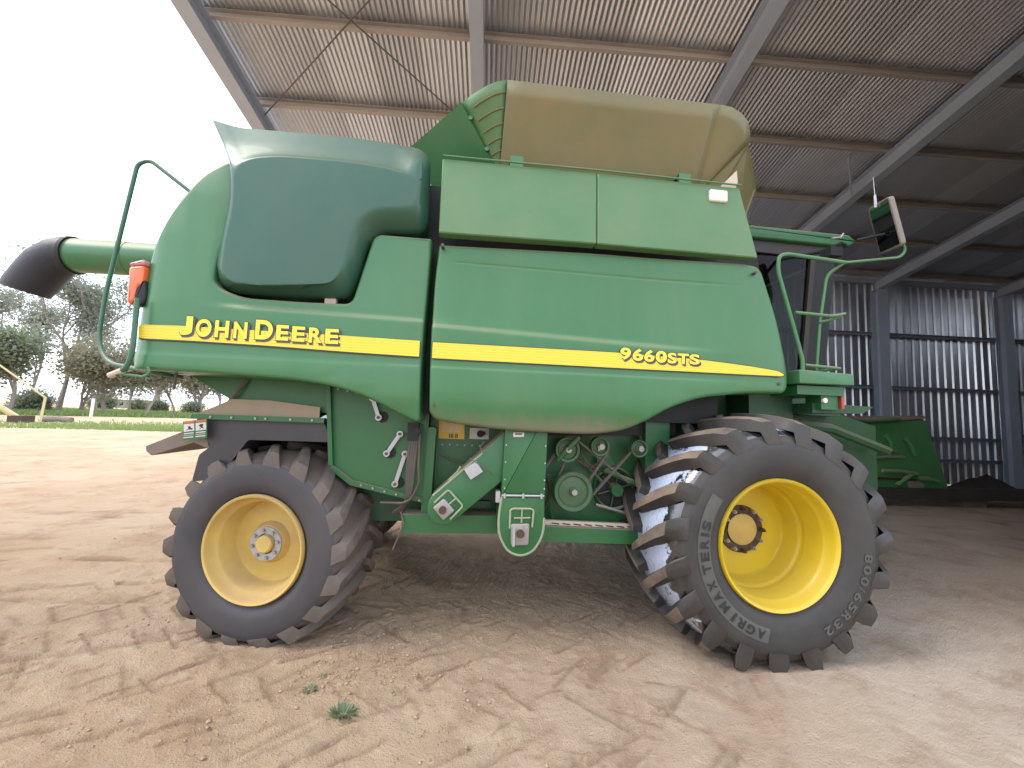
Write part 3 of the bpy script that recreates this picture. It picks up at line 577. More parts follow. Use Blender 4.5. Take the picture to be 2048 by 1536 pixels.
def letter(ch, x0, z0, x1, z1, parent, y=-.013, bold=.035):
    if ch not in GC: GC[ch] = glyph(ch, bold)
    v, f = GC[ch]; lo, hi = v.min(0), v.max(0)
    def put(dx, dz, yy, g, name, m):
        mb = MB(); sx = (x1-x0+2*g)/(hi[0]-lo[0]); sz = (z1-z0+2*g)/(hi[1]-lo[1])
        mb.add([(x0-g+dx+(p[0]-lo[0])*sx, yy, z0-g+dz+(p[1]-lo[1])*sz) for p in v], f); mb.build(name, m, parent, recalc=False, smooth=0)
    put(.010, -.012, y+.0015, .004, 'letter_shadow', SHADDEC); put(0, 0, y, 0, 'letter', YELDEC); put(0, 0, y+.0007, .0038, 'letter_outline', BLKDEC)
for t in [('J', -1.86, 2.046, -1.787, 2.169), ('O', -1.766, 2.040, -1.673, 2.156), ('H', -1.653, 2.042, -1.568, 2.154), ('N', -1.539, 2.042, -1.456, 2.151), ('D', -1.407, 2.043, -1.299, 2.172), ('E', -1.278, 2.044, -1.199, 2.146), ('E', -1.179, 2.042, -1.097, 2.143), ('R', -1.073, 2.040, -.988, 2.141), ('E', -.969, 2.039, -.883, 2.139)]: letter(*t, rear_panel)
for t in [('9', 1.059, 2.037, 1.138, 2.125), ('6', 1.15, 2.034, 1.229, 2.122), ('6', 1.237, 2.031, 1.313, 2.119), ('0', 1.324, 2.029, 1.408, 2.116), ('S', 1.414, 2.028, 1.483, 2.106), ('T', 1.491, 2.029, 1.576, 2.105), ('S', 1.58, 2.029, 1.66, 2.104)]: letter(*t, front_panel)

# --- wheels
def tyre(Rt, Wd, rim_r, nl, lug_h, gapm, sidem, lugm, wear=0, lw=.10, txt=False, flat_b=0, rf=.60):
    """tyre about the origin, axis Y, outer face towards -Y"""
    h = Wd/2; Rc = Rt-lug_h
    D_ = Rc-rim_r
    prof = [(rim_r-.015, -h*.80), (rim_r+.02, -h*.87), (rim_r+D_*.154, -h*.95), (rim_r+D_*.32, -h), (rim_r+D_*rf*.82, -h*.995), (rim_r+D_*rf, -h*.968), (rim_r+D_*(rf+.03), -h*.945), (rim_r+D_*max(.79, rf+.06), -h*.90), (rim_r+D_*max(.89, rf+.08), -h*.77), (rim_r+D_*.955, -h*.52), (rim_r+D_*.985, -h*.27), (Rc, 0)]
    prof = prof + [(r, -y) for r, y in prof[-2::-1]]
    mb = MB(); n = 96; m = len(prof)
    for i_ in range(n):
        a = 2*pi*i_/n; mb.v += [(r*cos(a), y, r*sin(a)) for r, y in prof]
    for i_ in range(n):
        for k in range(m-1):
            mb.f.append((i_*m+k, i_*m+k+1, ((i_+1) % n)*m+k+1, ((i_+1) % n)*m+k)); mb.m.append(3 if 7 <= k <= m-9 else (1 if 6 <= k <= m-8 else 0))
    ridge = rim_r+D_*(rf+.015)
    def Rtop(y): return Rt-.05*(abs(y)/h)**2.2*(Rt/.9)
    def Rbase(y): return Rc*(1 - .045*(abs(y)/h)**3)-.02
    dphi = .62*(.45/ Rt)*1.0
    for sgn in (-1, 1):
        for L_ in range(nl):
            a0 = 2*pi*(L_+(0 if sgn < 0 else .5))/nl; st = []
            us = [0, .06, .2, .38, .56, .74, .9, 1.0]
            for u in us:
                y = sgn*h*(1-u)*.985 + (-sgn)*.05*h*u; ph = dphi*(u**.85)*(h/.4)
                wtop = lw*(1.02-.36*u)*(1 if u < .98 else .8)*(1+.12*sin(L_*2.3+u*4)); wb = wtop*1.75
                rt_ = Rtop(y)-wear*(.4+.6*abs(sin(L_*1.7+u))); rb = Rbase(y)
                if u == 0: rt_ = ridge+.02; rb = ridge-.01; y = sgn*h*.975; wtop *= 1.30; wb *= 1.05
                elif u == .06: y = sgn*h*.925; rt_ = Rtop(y)-.022
                a = a0+ph
                st.append([(rb, a-wb/2/Rt, y), (rt_, a-wtop/2/Rt, y), (rt_+.003, a, y), (rt_, a+wtop/2/Rt, y), (rb, a+wb/2/Rt, y)])
            k0 = len(mb.v)
            for row in st: mb.v += [(r*cos(a), y, r*sin(a)) for r, a, y in row]
            for i_ in range(len(st)-1):
                for k in range(4):
                    mb.f.append((k0+i_*5+k, k0+i_*5+k+1, k0+(i_+1)*5+k+1, k0+(i_+1)*5+k)); mb.m.append(2 if (k in (1, 2) and i_ > 0) else 1)
            mb.f.append(tuple(k0+k for k in range(5))); mb.m.append(1); mb.f.append(tuple(k0+(len(st)-1)*5+k for k in range(4, -1, -1))); mb.m.append(1)
    if flat_b:
        zb = -flat_b
        for i_, (x, y, z) in enumerate(mb.v):
            if z < zb+.09:
                t = min(1, (zb+.09-z)/.2); zz_ = z if z > zb else zb-(zb-z)*.12; mb.v[i_] = (x*(1+.02*t), y*(1+.07*t), zz_)
    def sidey(r):
        for (r0, y0), (r1, y1) in zip(prof[:-1], prof[1:]):
            if r0 <= r <= r1: return y0+(y1-y0)*(r-r0)/(r1-r0)
        return -h
    return mb, sidey
def arc_text(text, r0, size, ang0, sidey, parent, name, m, loc_y=0, wid=.85, gap=.25, lift=.003):
    """reads clockwise seen from -Y, letter tops outward; ang0 measured in the XZ plane"""
    a = ang0
    for ch in text:
        if ch == ' ': a -= size*.5/r0; continue
        v, f = glyph(ch, .03); lo, hi = v.min(0), v.max(0); w = size*wid*(.35 if ch in '1I/' else 1)
        vs = []
        for p in v:
            u = (p[0]-lo[0])/(hi[0]-lo[0])*w; hh = (p[1]-lo[1])/(hi[1]-lo[1])*size; r = r0+hh; t = a-u/r0
            vs.append((r*cos(t), sidey(r)-lift, r*sin(t)))
        mb = MB(); mb.add(vs, f); mb.build(name, m, parent, recalc=False, smooth=0); a -= (w+size*gap)/r0
def rim(rf, prof, m, name, parent):
    mb = MB(); mb.lathe(prof, 72); return mb.build(name, m, parent, smooth=40)
# front wheel (origin at the flange centre plane; axis +Y inward)
FW = empty('front_wheel', Vector((2.14, .19, .800))+CH_OFF, 0, CH)
mb, sy_ = tyre(.90, .82, .43, 19, .078, RUB_GAP, RUB_SIDE, RUB_LUG, lw=.090, wear=.008, rf=.66, flat_b=.80)
ft = mb.build('tyre', [RUB_SIDE, RUB_FLANK, RUB_LUG, RUB_FILM], FW, smooth=38)
fl = -.375
fr_prof = [(.445, fl+.03), (.446, fl+.008), (.437, fl-.004), (.424, fl+.002), (.415, fl+.02), (.412, fl+.06), (.395, fl+.085), (.388, fl+.10), (.386, fl+.26), (.374, fl+.275), (.362, fl+.29), (.358, fl+.395), (.34, fl+.415), (.14, fl+.418), (.14, fl+.43), (.36, fl+.43), (.38, fl+.3), (.40, fl+.1), (.43, fl+.04)]
rim(.43, fr_prof, YEL, 'rim', FW)
mb = MB(); mb.lathe([(.001, fl+.388), (.110, fl+.388), (.118, fl+.393), (.120, fl+.42)], 40); hb = mb.build('hub', YELR, FW)
mb = MB(); mb.lathe([(.122, fl+.405), (.175, fl+.403), (.182, fl+.42)], 40); mb.build('bolt_ring', RUSTY, FW)
for k in range(12):
    a = 2*pi*k/12; mb = MB(); mb.cyl((.158*cos(a), fl+.365, .158*sin(a)), (.158*cos(a), fl+.41, .158*sin(a)), .015, .017, 6); mb.cyl((.158*cos(a), fl+.35, .158*sin(a)), (.158*cos(a), fl+.37, .158*sin(a)), .008, .008, 8); mb.build('wheel_bolt', STEEL if k % 3 else RUSTY, FW, smooth=30)
mb = MB(); mb.cyl((0, .02, 0), (0, .9, 0), .12, .15, 20); mb.build('final_drive', GREEN_DARK, FW)
# marks moulded into the front sidewall
vs = []; A0, A1 = radians(257), radians(146); n = 40
for k in range(n+1):
    a = A0+(A1-A0)*k/n
    for r in (.532, .5555, .59, .622): vs.append((r*cos(a), sy_(r)-.003, r*sin(a)))
mb = MB(); mb.add(vs, [(4*k+j, 4*k+j+1, 4*k+j+5, 4*k+j+4) for k in range(n) for j in range(3)]); mb.build('sidewall_band', RUBTXT, FW, recalc=False)
arc_text('AGRI MAX TERIS', .547, .060, radians(254), sy_, FW, 'sidewall_letter', RUBTXTD, wid=.95, gap=.3, lift=.0075)
arc_text('800/65R32', .580, .062, radians(-4), sy_, FW, 'sidewall_letter', RUBTXT, wid=.9, gap=.28, lift=.005)
# rear wheel, steered
ST = .197
RW = empty('rear_wheel', Vector((-1.44+.33*sin(ST), .25+.33*cos(ST), .625))+CH_OFF, -ST, CH)
mb, syr = tyre(.728, .69, .36, 18, .058, RUB_RGAP, RUB_RSIDE, RUB_RLUG, wear=.022, lw=.086, rf=.73, flat_b=.622)
mb.build('tyre', [RUB_RSIDE, RUB_RGAP, RUB_RLUG, RUB_RGAP], RW, smooth=45)
fl = -.332
rr_prof = [(.373, fl+.03), (.374, fl+.008), (.366, fl-.004), (.353, fl+.002), (.346, fl+.02), (.343, fl+.05), (.318, fl+.075), (.308, fl+.09), (.300, fl+.20), (.288, fl+.225), (.24, fl+.232), (.15, fl+.20), (.125, fl+.155), (.11, fl+.15), (.11, fl+.25), (.29, fl+.26), (.33, fl+.12), (.36, fl+.05)]
rim(.36, rr_prof, YELR, 'rim', RW)
mb = MB(); mb.lathe([(.072, fl+.143), (.118, fl+.140), (.122, fl+.15)], 40); mb.build('hub_plate', GALV, RW)
mb = MB(); mb.lathe([(.001, fl+.112), (.052, fl+.112), (.062, fl+.120), (.066, fl+.15)], 32); mb.build('hub_cap', YELR, RW)
for k in range(8):
    a = 2*pi*k/8+.2; mb = MB(); mb.cyl((.097*cos(a), fl+.122, .097*sin(a)), (.097*cos(a), fl+.142, .097*sin(a)), .0125, .0135, 6); mb.build('wheel_bolt', STEEL, RW, smooth=30)
mb = MB(); mb.cyl((0, .0, 0), (0, .7, 0), .09, .10, 16); mb.build('spindle', GREEN_DARK, RW)
# the same wheels on the far side
f2 = copy_tree(FW, CH); f2.rotation_euler = (0, 0, pi); f2.location = Vector((2.14, 3.2-.19, .800))+CH_OFF
r2 = copy_tree(RW, CH); r2.rotation_euler = (0, 0, pi-ST); r2.location = Vector((-1.44, 3.2-.55, .625))+CH_OFF
for w in (f2, r2):
    for ch in list(w.children):
        if ch.name.startswith('sidewall'): bpy.data.objects.remove(ch)
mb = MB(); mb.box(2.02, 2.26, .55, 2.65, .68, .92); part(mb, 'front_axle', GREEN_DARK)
mb = MB(); mb.cyl((-1.36, .8, .62), (-1.44, 2.4, .62), .1, n=12); mb.box(-1.5, -1.25, .9, 2.3, .62, .85); part(mb, 'rear_axle', BLACK)

# --- lower body, straw chopper
mb = MB(); mb.prism([(-1.06, 1.79), (-.30, 1.79), (-.30, .95), (-.827, 1.076), (-1.0, 1.2)], .37, .385); mb.prism([(-1.06, 1.79), (-1.03, 1.79), (-.97, 1.2), (-1.0, 1.2)], .33, .37); part(mb, 'separator_side_sheet', GREEN_LOW, smooth=0)
mb = MB(); mb.prism([(-.98, 1.2), (-.827, 1.09), (-.31, .968), (-.31, .94), (-.84, 1.06), (-1.0, 1.18)], .33, .40); part(mb, 'sheet_lip', GREEN_LOW, smooth=0)
mb = MB(); mb.prism([(-.30, 1.8), (2.0, 1.95), (2.0, 1.2), (1.6, .66), (-.30, .72)], .52, .54); part(mb, 'cleaning_side_sheet', GREEN_LOW, smooth=0)
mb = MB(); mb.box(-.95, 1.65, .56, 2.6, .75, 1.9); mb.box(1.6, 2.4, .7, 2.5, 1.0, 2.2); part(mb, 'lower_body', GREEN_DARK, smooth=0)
mb = MB(); mb.prism([(-2.10, 1.86), (-1.75, 1.66), (-1.65, 1.58), (-1.05, 1.58), (-1.0, 1.9)], .38, 2.7); part(mb, 'straw_hood', GREEN_LOW, smooth=0)
mb = MB(); mb.tube([(-1.62, .36, 1.80), (-1.68, .34, 1.70), (-1.74, .36, 1.62)], .012); part(mb, 'hose', BLACK)
mb = MB(); mb.add([(-1.93, .33, 1.535), (-1.09, .33, 1.535), (-1.09, 1.1, 1.70), (-1.62, 1.1, 1.70), (-1.93, 2.5, 1.535), (-1.09, 2.5, 1.535)], [(0, 1, 2, 3), (0, 3, 4), (3, 2, 5, 4)]); part(mb, 'chopper_top', CHOPTOP, smooth=0)
mb = MB(); mb.add([(-1.93, .335, 1.535), (-1.70, .335, 1.655), (-1.44, .335, 1.655), (-1.44, .335, 1.535)], [(0, 1, 2, 3)]); mb.add([(-1.44, .335, 1.655), (-1.09, .335, 1.62), (-1.09, .335, 1.535), (-1.44, .335, 1.535)], [(0, 1, 2, 3)]); solid(part(mb, 'chopper_plate', CHOPTOP, smooth=0, recalc=False), .006)
mb = MB(); mb.prism([(-1.945, 1.54), (-1.05, 1.54), (-1.05, 1.505), (-1.96, 1.505)], .318, .37); part(mb, 'chopper_flange', GREEN_LOW, smooth=0)
for x in (-1.82, -1.68, -1.52, -1.45, -1.28, -1.13):
    mb = MB(); mb.cyl((x, .308, 1.522), (x, .32, 1.522), .009, n=6); part(mb, 'flange_bolt', STEEL)
mb = MB(); mb.prism(fillet([(-1.945, 1.505), (-1.06, 1.505), (-1.0, 1.365), (-1.58, 1.365), (-1.76, 1.08), (-1.93, 1.06), (-1.90, 1.25), (-1.83, 1.31)], .02), .36, 1.0); mb.prism(fillet([(-1.94, 1.50), (-1.06, 1.50), (-.98, .95), (-1.3, .8), (-1.86, .95), (-1.80, 1.2)], .03), 1.0, 2.3); part(mb, 'chopper_body', CHOP)
mb = MB(); mb.prism([(-1.90, 1.47), (-2.26, 1.30), (-2.255, 1.265), (-2.22, 1.235), (-1.95, 1.335), (-1.84, 1.29)], .37, 2.5); part(mb, 'tail_board', mat('brown_dusty_steel', (.10, .08, .07), .7, dust=DUST, dust_amt=.4), smooth=0)
mb = MB(); mb.prism([(-1.989, 1.484), (-1.834, 1.507), (-1.822, 1.374), (-1.976, 1.352)], .300, .306); wsn = part(mb, 'warning_plate', GREEN_LOW, smooth=0)
for u in (0, 1):
    x0 = -1.982+u*.077; dz = u*.011
    flat([(x0, 1.465+dz), (x0+.068, 1.474+dz), (x0+.074, 1.422+dz), (x0+.006, 1.411+dz)], .2975, 'pictogram_panel', WHITEDEC, wsn)
    flat([(x0, 1.485+dz), (x0+.068, 1.494+dz), (x0+.069, 1.479+dz), (x0, 1.469+dz)], .2975, 'sign_header', mat('sign_orange', (.5, .12, .04), .5), wsn)
    for k in range(3):
        za = 1.402+dz-k*.014; flat([(x0+.008, za), (x0+.072, za+.009), (x0+.072, za+.002), (x0+.008, za-.007)], .2975, 'sign_text_line', WHITEDEC if k != 1 else mat('sign_grey', (.3, .3, .28), .5), wsn)
    b_ = [(.012, .0), (.03, .018), (.026, .03), (.04, .033), (.046, .02), (.06, .012), (.055, .006), (.03, .01)] if u == 0 else [(.02, .002), (.034, .016), (.018, .03), (.03, .04), (.05, .038), (.044, .02), (.056, .004), (.04, .012)]
    flat([(x0+.004+a, 1.416+dz+c+a*.13) for a, c in b_], .2965, 'pictogram', BLKDEC, wsn)
# crank arms
for (x0, z0), (x1, z1) in (((-.718, 1.70), (-.666, 1.559)), ((-.503, 1.442), (-.592, 1.296)), ((-.458, 1.296), (-.518, 1.075))):
    d = Vector((x1-x0, 0, z1-z0)); L_ = d.length; ang = atan2(d.z, d.x); M = Matrix.Translation((x0, 0, z0)) @ Matrix.Rotation(-ang, 4, 'Y')
    mb = MB(); mb.box(0, L_, .330, .342, -.014, .014, 0, M)
    for px, pz in ((x0, z0), (x1, z1)): mb.cyl((px, .322, pz), (px, .345, pz), .024, n=16)
    ar = part(mb, 'crank_arm', GALV)
    for px, pz in ((x0, z0), (x1, z1)):
        mb = MB(); mb.cyl((px, .308, pz), (px, .324, pz), .012, n=6); o = mb.build('arm_bolt', BLACK, ar)
    mb = MB(); mb.cyl((x1+.02, .362, z1+.005), (x1+.02, .371, z1+.005), .042, n=20); part(mb, 'shaft_slot', INNER)
# hoses
for k in range(4):
    ox = k*.018; mb = MB(); pts = fillet([(-.405+ox, .30, 1.52), (-.425+ox, .27, 1.33), (-.425+ox*.8, .27, 1.1), (-.42+ox*.5, .28, .98), (-.47-ox, .36, .86)], .1, 5, False); mb.tube(pts, .011, 8); part(mb, 'hydraulic_hose', BLACK)
mb = MB(); mb.tube(fillet([(-.35, .27, 1.45), (-.345, .25, 1.2), (-.33, .25, 1.10), (-.40, .26, .95), (-.62, .36, .93)], .12, 6, False), .010); part(mb, 'hydraulic_hose', BLACK)
mb = MB(); mb.box(-.44, -.36, .26, .34, 1.40, 1.53); mb.cyl((-.375, .24, 1.47), (-.375, .27, 1.47), .03); part(mb, 'valve_block', INNER)
mb = MB(); mb.tube([(-.46, .3, .88), (-.43, .27, .80), (-.494, .25, .627)], .007, 6); part(mb, 'hanging_cable', BLACK)
mb = MB(); mb.prism(fillet([(-.30, 1.5), (-.24, 1.5), (-.255, .72), (-.45, .72), (-.43, .80), (-.32, .85)], .02), .34, .52); part(mb, 'frame_post', GREEN_LOW)
# stickers & control
mb = MB(); mb.prism([(-.235, 1.60), (-.031, 1.60), (-.026, 1.407), (-.23, 1.408)], .510, .513); st_ = part(mb, 'yellow_sticker', YSTICK, smooth=0)
flat([(-.215, 1.58), (-.05, 1.58), (-.047, 1.46), (-.213, 1.46)], .5085, 'sticker_picture', mat('sticker_faded', (.62, .45, .2), .6, var=(.8, .65, .35), vscale=30), st_)
for k, x in enumerate((-.15, -.135, -.122, -.10, -.088)): flat([(x, 1.448), (x+.009, 1.448), (x+.009, 1.415), (x, 1.415)], .5085, 'sticker_bar', BLKDEC, st_)
mb = MB(); mb.prism([(.015, 1.50), (.169, 1.50), (.169, 1.412), (.015, 1.412)], .510, .513); s2 = part(mb, 'white_sticker', WHITEDEC, smooth=0)
mb = MB(); mb.cyl((.10, .49, 1.455), (.10, .51, 1.455), .028, n=12); mb.cyl((.125, .48, 1.46), (.125, .51, 1.46), .016, n=10); part(mb, 'control_knob', INNER)
# clean grain elevator
mb = MB(); mb.panel(fillet([(.262, 1.66), (.576, 1.66), (.564, 1.05), (.254, 1.05)], .01), .10, .46, .012, 2); el = part(mb, 'grain_elevator', GREEN_LOW)
boot = fillet([(.249, 1.048), (.560, 1.048), (.565, .90), (.560, .78), (.50, .67), (.40, .635), (.30, .67), (.238, .78), (.238, .90)], [.008, .008, .05, .08, .09, .09, .09, .08, .05], 5)
mb = MB(); mb.panel(boot, .09, .46, .012, 2); eb = part(mb, 'elevator_boot', GREEN_LOW)
mb = MB(); mb.tube([(x, .092, z) for x, z in fillet([(.256, 1.04), (.238, .9), (.245, .78), (.31, .67), (.40, .637), (.49, .67), (.556, .78), (.56, .9)], .1, 6, False)], .009, 6); mb.build('boot_rim', mat('pale_green_edge', (.2, .3, .17), .6, dust=DUST, dust_amt=.5), eb)
mb = MB(); mb.tube([(.255, .085, 1.052), (.555, .085, 1.052)], .0075, 6); mb.build('hinge_rod', GALV, eb)
for x in (.275, .405, .535): mb = MB(); mb.cyl((x, .08, 1.035), (x, .08, 1.068), .009, n=8); mb.build('hinge_knuckle', GALV, eb)
PALE = MATS['pale_green_edge']
mb = MB(); mb.tube([(x, .078, z) for x, z in fillet([(.318, .83), (.318, .955), (.34, .965), (.46, .965), (.482, .955), (.475, .84)], .02, 4, False)], .0075, 6); mb.build('bearing_guard', PALE, eb)
mb = MB(); mb.tube([(.40, .078, .965), (.398, .075, .87)], .006, 6); mb.tube([(.345, .078, .90), (.46, .078, .903)], .006, 6); mb.build('guard_bar', PALE, eb)
mb = MB(); mb.panel(fillet([(.325, .86), (.455, .865), (.452, .72), (.33, .715)], .015), .066, .09, .006); o = mb.build('bearing_plate', STEEL, eb)
mb = MB(); mb.cyl((.392, .04, .80), (.392, .07, .80), .027, n=14); mb.build('shaft_end', RUSTY, eb)
mb = MB(); mb.box(.335, .352, .035, .09, .72, .84); mb.build('tension_strap', GALV, eb)
for x, z in ((.35, .84), (.43, .845)): mb = MB(); mb.cyl((x, .05, z), (x, .07, z), .01, n=6); mb.build('plate_bolt', GALV, eb)
flat([(.321, 1.488), (.399, 1.491), (.40, 1.462), (.322, 1.458)], .0985, 'data_plate', WHITEDEC, el); flat([(.333, 1.484), (.385, 1.486), (.386, 1.476), (.334, 1.474)], .0975, 'data_plate_mark', BLKDEC, el)
# tailings elevator, running down to the left
ea, ebp = Vector((.36, 1.40)), Vector((-.145, .945)); d = (ebp-ea).normalized(); nn = Vector((-d.y, d.x)); w1, w2 = .13, .115
pts = [tuple(ea-nn*w1), tuple(ea+nn*w1)]; pts = [(ea.x+nn.x*w1, ea.y+nn.y*w1)] + [(ebp.x+nn.x*w2*cos(t)+d.x*w2*sin(t), ebp.y+nn.y*w2*cos(t)+d.y*w2*sin(t)) for t in np.linspace(0, pi, 13)] + [(ea.x-nn.x*w1, ea.y-nn.y*w1)]
mb = MB(); mb.panel(pts, .14, .44, .012, 2); te = part(mb, 'tailings_elevator', GREEN_LOW)
def ab(u, v): q = ebp - d*u + nn*v; return (q.x, q.y)
side = -1 if nn.y > 0 else 1
tp = lambda u, v: ab(u, v)
mb = MB(); up_ = 1 if ab(0, w2)[1] > ab(0, -w2)[1] else -1
mb.tube([(ab(u, up_*w2*1.02)[0], .142, ab(u, up_*w2*1.02)[1]) for u in (0, .2, .45)], .0085, 6); mb.build('elevator_rim', PALE, te)
gp = [ab(-.02, up_*.075), ab(.11, up_*.08), ab(.115, up_*-.075), ab(-.01, up_*-.085)]
mb = MB(); mb.tube([(x, .125, z) for x, z in fillet(gp, .02, 4, False)], .0075, 6); mb.build('bearing_guard', PALE, te)
mb = MB(); q1, q2 = ab(.03, 0), ab(.112, 0); mb.tube([(q1[0], .125, q1[1]), (q2[0], .125, q2[1])], .006, 6); mb.build('guard_bar', PALE, te)
bp_ = [ab(-.05, .06), ab(.05, .06), ab(.05, -.055), ab(-.05, -.055)]; mb = MB(); mb.panel(fillet(bp_, .012), .118, .14, .006); mb.build('bearing_plate', STEEL, te)
q = ab(-.005, 0); mb = MB(); mb.cyl((q[0], .09, q[1]), (q[0], .12, q[1]), .026, n=14); mb.build('shaft_end', RUSTY, te)
q = ab(.33, up_*.085); M = Matrix.Translation((q[0], .1, q[1])) @ Matrix.Rotation(radians(-35), 4, 'Y'); mb = MB(); mb.box(-.05, .05, -.02, .04, -.055, .03, 0, M); part(mb, 'sensor_box', GALV, smooth=0)
mb = MB(); mb.tube([(.02, .09, 1.30), (.13, .07, 1.24), (.19, .1, 1.19)], .004, 6); mb.tube([(.12, .1, 1.42), (.09, .1, 1.38), (.115, .09, 1.33)], .004, 6); part(mb, 'sensor_wire', BLACK)
q = ab(.19, up_*.13); mb = MB(); mb.tube([(q[0]-.03, .15, q[1]-.03), (q[0]+.03, .15, q[1]+.03), (q[0]+.05, .15, q[1]+.07)], .007, 6); part(mb, 'latch_lever', PALE)
mb = MB(); mb.box(.215, .245, .1, .2, 1.0, 1.075); part(mb, 'elevator_bracket', GALV, smooth=0)
# pulleys and belts
def pulley(x, z, r, y, name='drive_pulley', spokes=False):
    mb = MB()
    mb.lathe([(.001, y-.012), (.03, y-.012), (.034, y), (r*.72, y+.008), (r*.80, y-.01), (r*.97, y-.014), (r, y-.008), (r*.93, y+.02), (r, y+.045), (r*.9, y+.05), (.001, y+.05)], 36)
    o = part(mb, name, PULL); o.location = o.location + Vector((x, 0, z))
    mb = MB(); mb.cyl((0, y-.05, 0), (0, y-.0, 0), .022, n=12); mb.build('pulley_shaft', STEEL, o); return o
for x, z, r, y in ((.777, 1.362, .098, .33), (1.027, 1.396, .075, .30), (1.343, 1.389, .070, .30), (.816, 1.052, .150, .28)): pulley(x, z, r, y)
flat([(1.0, 1.40), (1.015, 1.405), (1.018, 1.37), (1.003, 1.365)], .262, 'pulley_tag', CREAM, CH).location += CH_OFF
mb = MB(); mb.lathe([(.02, .50), (.145, .50), (.155, .515)], 36); fo_ = part(mb, 'fan_opening', INNER); fo_.location += Vector((1.22, 0, 1.04))
for k in range(6):
    a = k*pi/3+.3; mb = MB(); mb.tube([(0, .48, 0), (.15*cos(a), .48, .15*sin(a))], .009, 6); mb.build('fan_spoke', GREEN_DARK, fo_)
mb = MB(); mb.lathe([(.001, .42), (.05, .42), (.055, .5)], 20); mb.build('fan_hub', GREEN_LOW, fo_)
mb = MB(); mb.lathe([(.150, .505), (.165, .485), (.18, .50), (.18, .52)], 36); mb.build('fan_ring', GREEN_LOW, fo_)
def belt(pts, y, name='drive_belt'):
    mb = MB()
    for a, b in zip(pts[:-1], pts[1:]):
        dv = Vector((b[0]-a[0], 0, b[1]-a[1])); L_ = dv.length; M = Matrix.Translation((a[0], y, a[1])) @ Matrix.Rotation(-atan2(dv.z, dv.x), 4, 'Y'); mb.box(0, L_, -.012, .012, -.008, .008, 0, M)
    return part(mb, name, BLACK, smooth=0)
belt([(.86, 1.43), (1.27, 1.12)], .32); belt([(1.28, 1.36), (.93, .97)], .31); belt([(1.09, 1.35), (.94, 1.13)], .30); belt([(.76, 1.27), (.69, 1.10)], .34)
mb = MB(); mb.tube([(.70, .33, 1.28), (.80, .28, 1.40), (.86, .3, 1.46)], .018); part(mb, 'tension_arm', GREEN_LOW)
mb = MB(); mb.tube([(1.1, .4, 1.2), (1.32, .36, 1.12), (1.55, .4, 1.0)], .02); part(mb, 'support_strut', GREEN_LOW)
# bottom rails
mb = MB(); mb.box(-.45, .25, .3, .5, .73, .86); part(mb, 'bottom_rail', GREEN_LOW, smooth=0)
mb = MB(); mb.prism([(.45, .80), (1.6, .76), (1.6, .66), (.45, .69)], .26, .5); br = part(mb, 'bottom_rail', GREEN_LOW, smooth=0)
mb = MB(); mb.prism([(.55, .835), (1.45, .80), (1.45, .77), (.55, .80)], .30, .33); part(mb, 'louvre_plate', CREAM, smooth=0)
for k in range(9): x = .66+k*.085; z = .812-(x-.55)*.039; flat([(x, z+.009), (x+.06, z+.001), (x+.06, z-.008), (x, z)], .298, 'louvre_slot', BLKDEC, CH).location += CH_OFF
mb = MB(); mb.prism([(.58, 1.5), (1.7, 1.65), (1.7, 1.50), (.58, 1.46)], .40, .5); part(mb, 'drive_guard', INNER, smooth=0)
mb = MB(); mb.box(1.42, 1.62, .35, .52, 1.1, 1.85); part(mb, 'frame_post', GREEN_LOW, smooth=0)
for k, (x0, z0, x1, z1) in enumerate(((.62, 1.2, .72, 1.34), (.94, 1.25, 1.1, 1.1), (1.05, .92, 1.3, .86), (.66, .95, .7, .78))):
    mb = MB(); mb.tube([(x0, .45, z0), (x1, .43, z1)], .014, 6); part(mb, 'linkage_rod', GREEN_LOW if k % 2 else STEEL)

for k in range(9): mb = MB(); mb.cyl((-.98+k*.07, .355, 1.76-.012*k), (-.98+k*.07, .371, 1.76-.012*k), .008, n=6); part(mb, 'sheet_bolt', STEEL)
for k in range(6): mb = MB(); mb.cyl((-.76+k*.085, .322, 1.062-.0205*k), (-.76+k*.085, .331, 1.062-.0205*k), .008, n=6); part(mb, 'sheet_bolt', STEEL)
for k in range(7): mb = MB(); mb.cyl((-.2+k*.06, .51, 1.36), (-.2+k*.06, .521, 1.36), .007, n=6); part(mb, 'sheet_bolt', STEEL)
for z in (1.40, 1.28, 1.16, 1.10):
    for x in (.274, .556): mb = MB(); mb.cyl((x, .092, z), (x, .101, z), .006, n=6); part(mb, 'casing_bolt', GALV)
for k, pts in enumerate(([(.62, .44, 1.55), (.60, .40, 1.25), (.68, .42, 1.02), (.62, .45, .84)], [(1.40, .42, 1.5), (1.46, .38, 1.25), (1.36, .40, 1.02), (1.5, .45, .82)], [(.92, .45, 1.5), (.90, .40, 1.32), (.99, .38, 1.22), (1.12, .46, 1.18)], [(-.05, .47, .9), (.12, .40, .98), (.2, .46, 1.08)], [(-.2, .49, 1.28), (.0, .46, 1.2), (.1, .49, 1.08), (.2, .5, 1.1)])):
    mb = MB(); mb.tube(fillet(pts, .08, 6, False), (.010, .012, .008, .009, .006)[k], 7); part(mb, 'hydraulic_hose', BLACK)
mb = MB(); mb.tube([(.845, .33, 1.29), (.96, .34, 1.22), (1.08, .33, 1.30), (1.10, .33, 1.40)], .009, 6); part(mb, 'drive_chain', RUSTY)
mb = MB(); mb.prism([(.60, 1.14), (.68, 1.16), (.70, .90), (.61, .92)], .46, .48); part(mb, 'bracket_plate', GREEN_LOW, smooth=0)
mb = MB(); mb.prism([(1.05, 1.30), (1.16, 1.32), (1.20, 1.24), (1.06, 1.22)], .44, .46); part(mb, 'bracket_plate', GREEN_LOW, smooth=0)
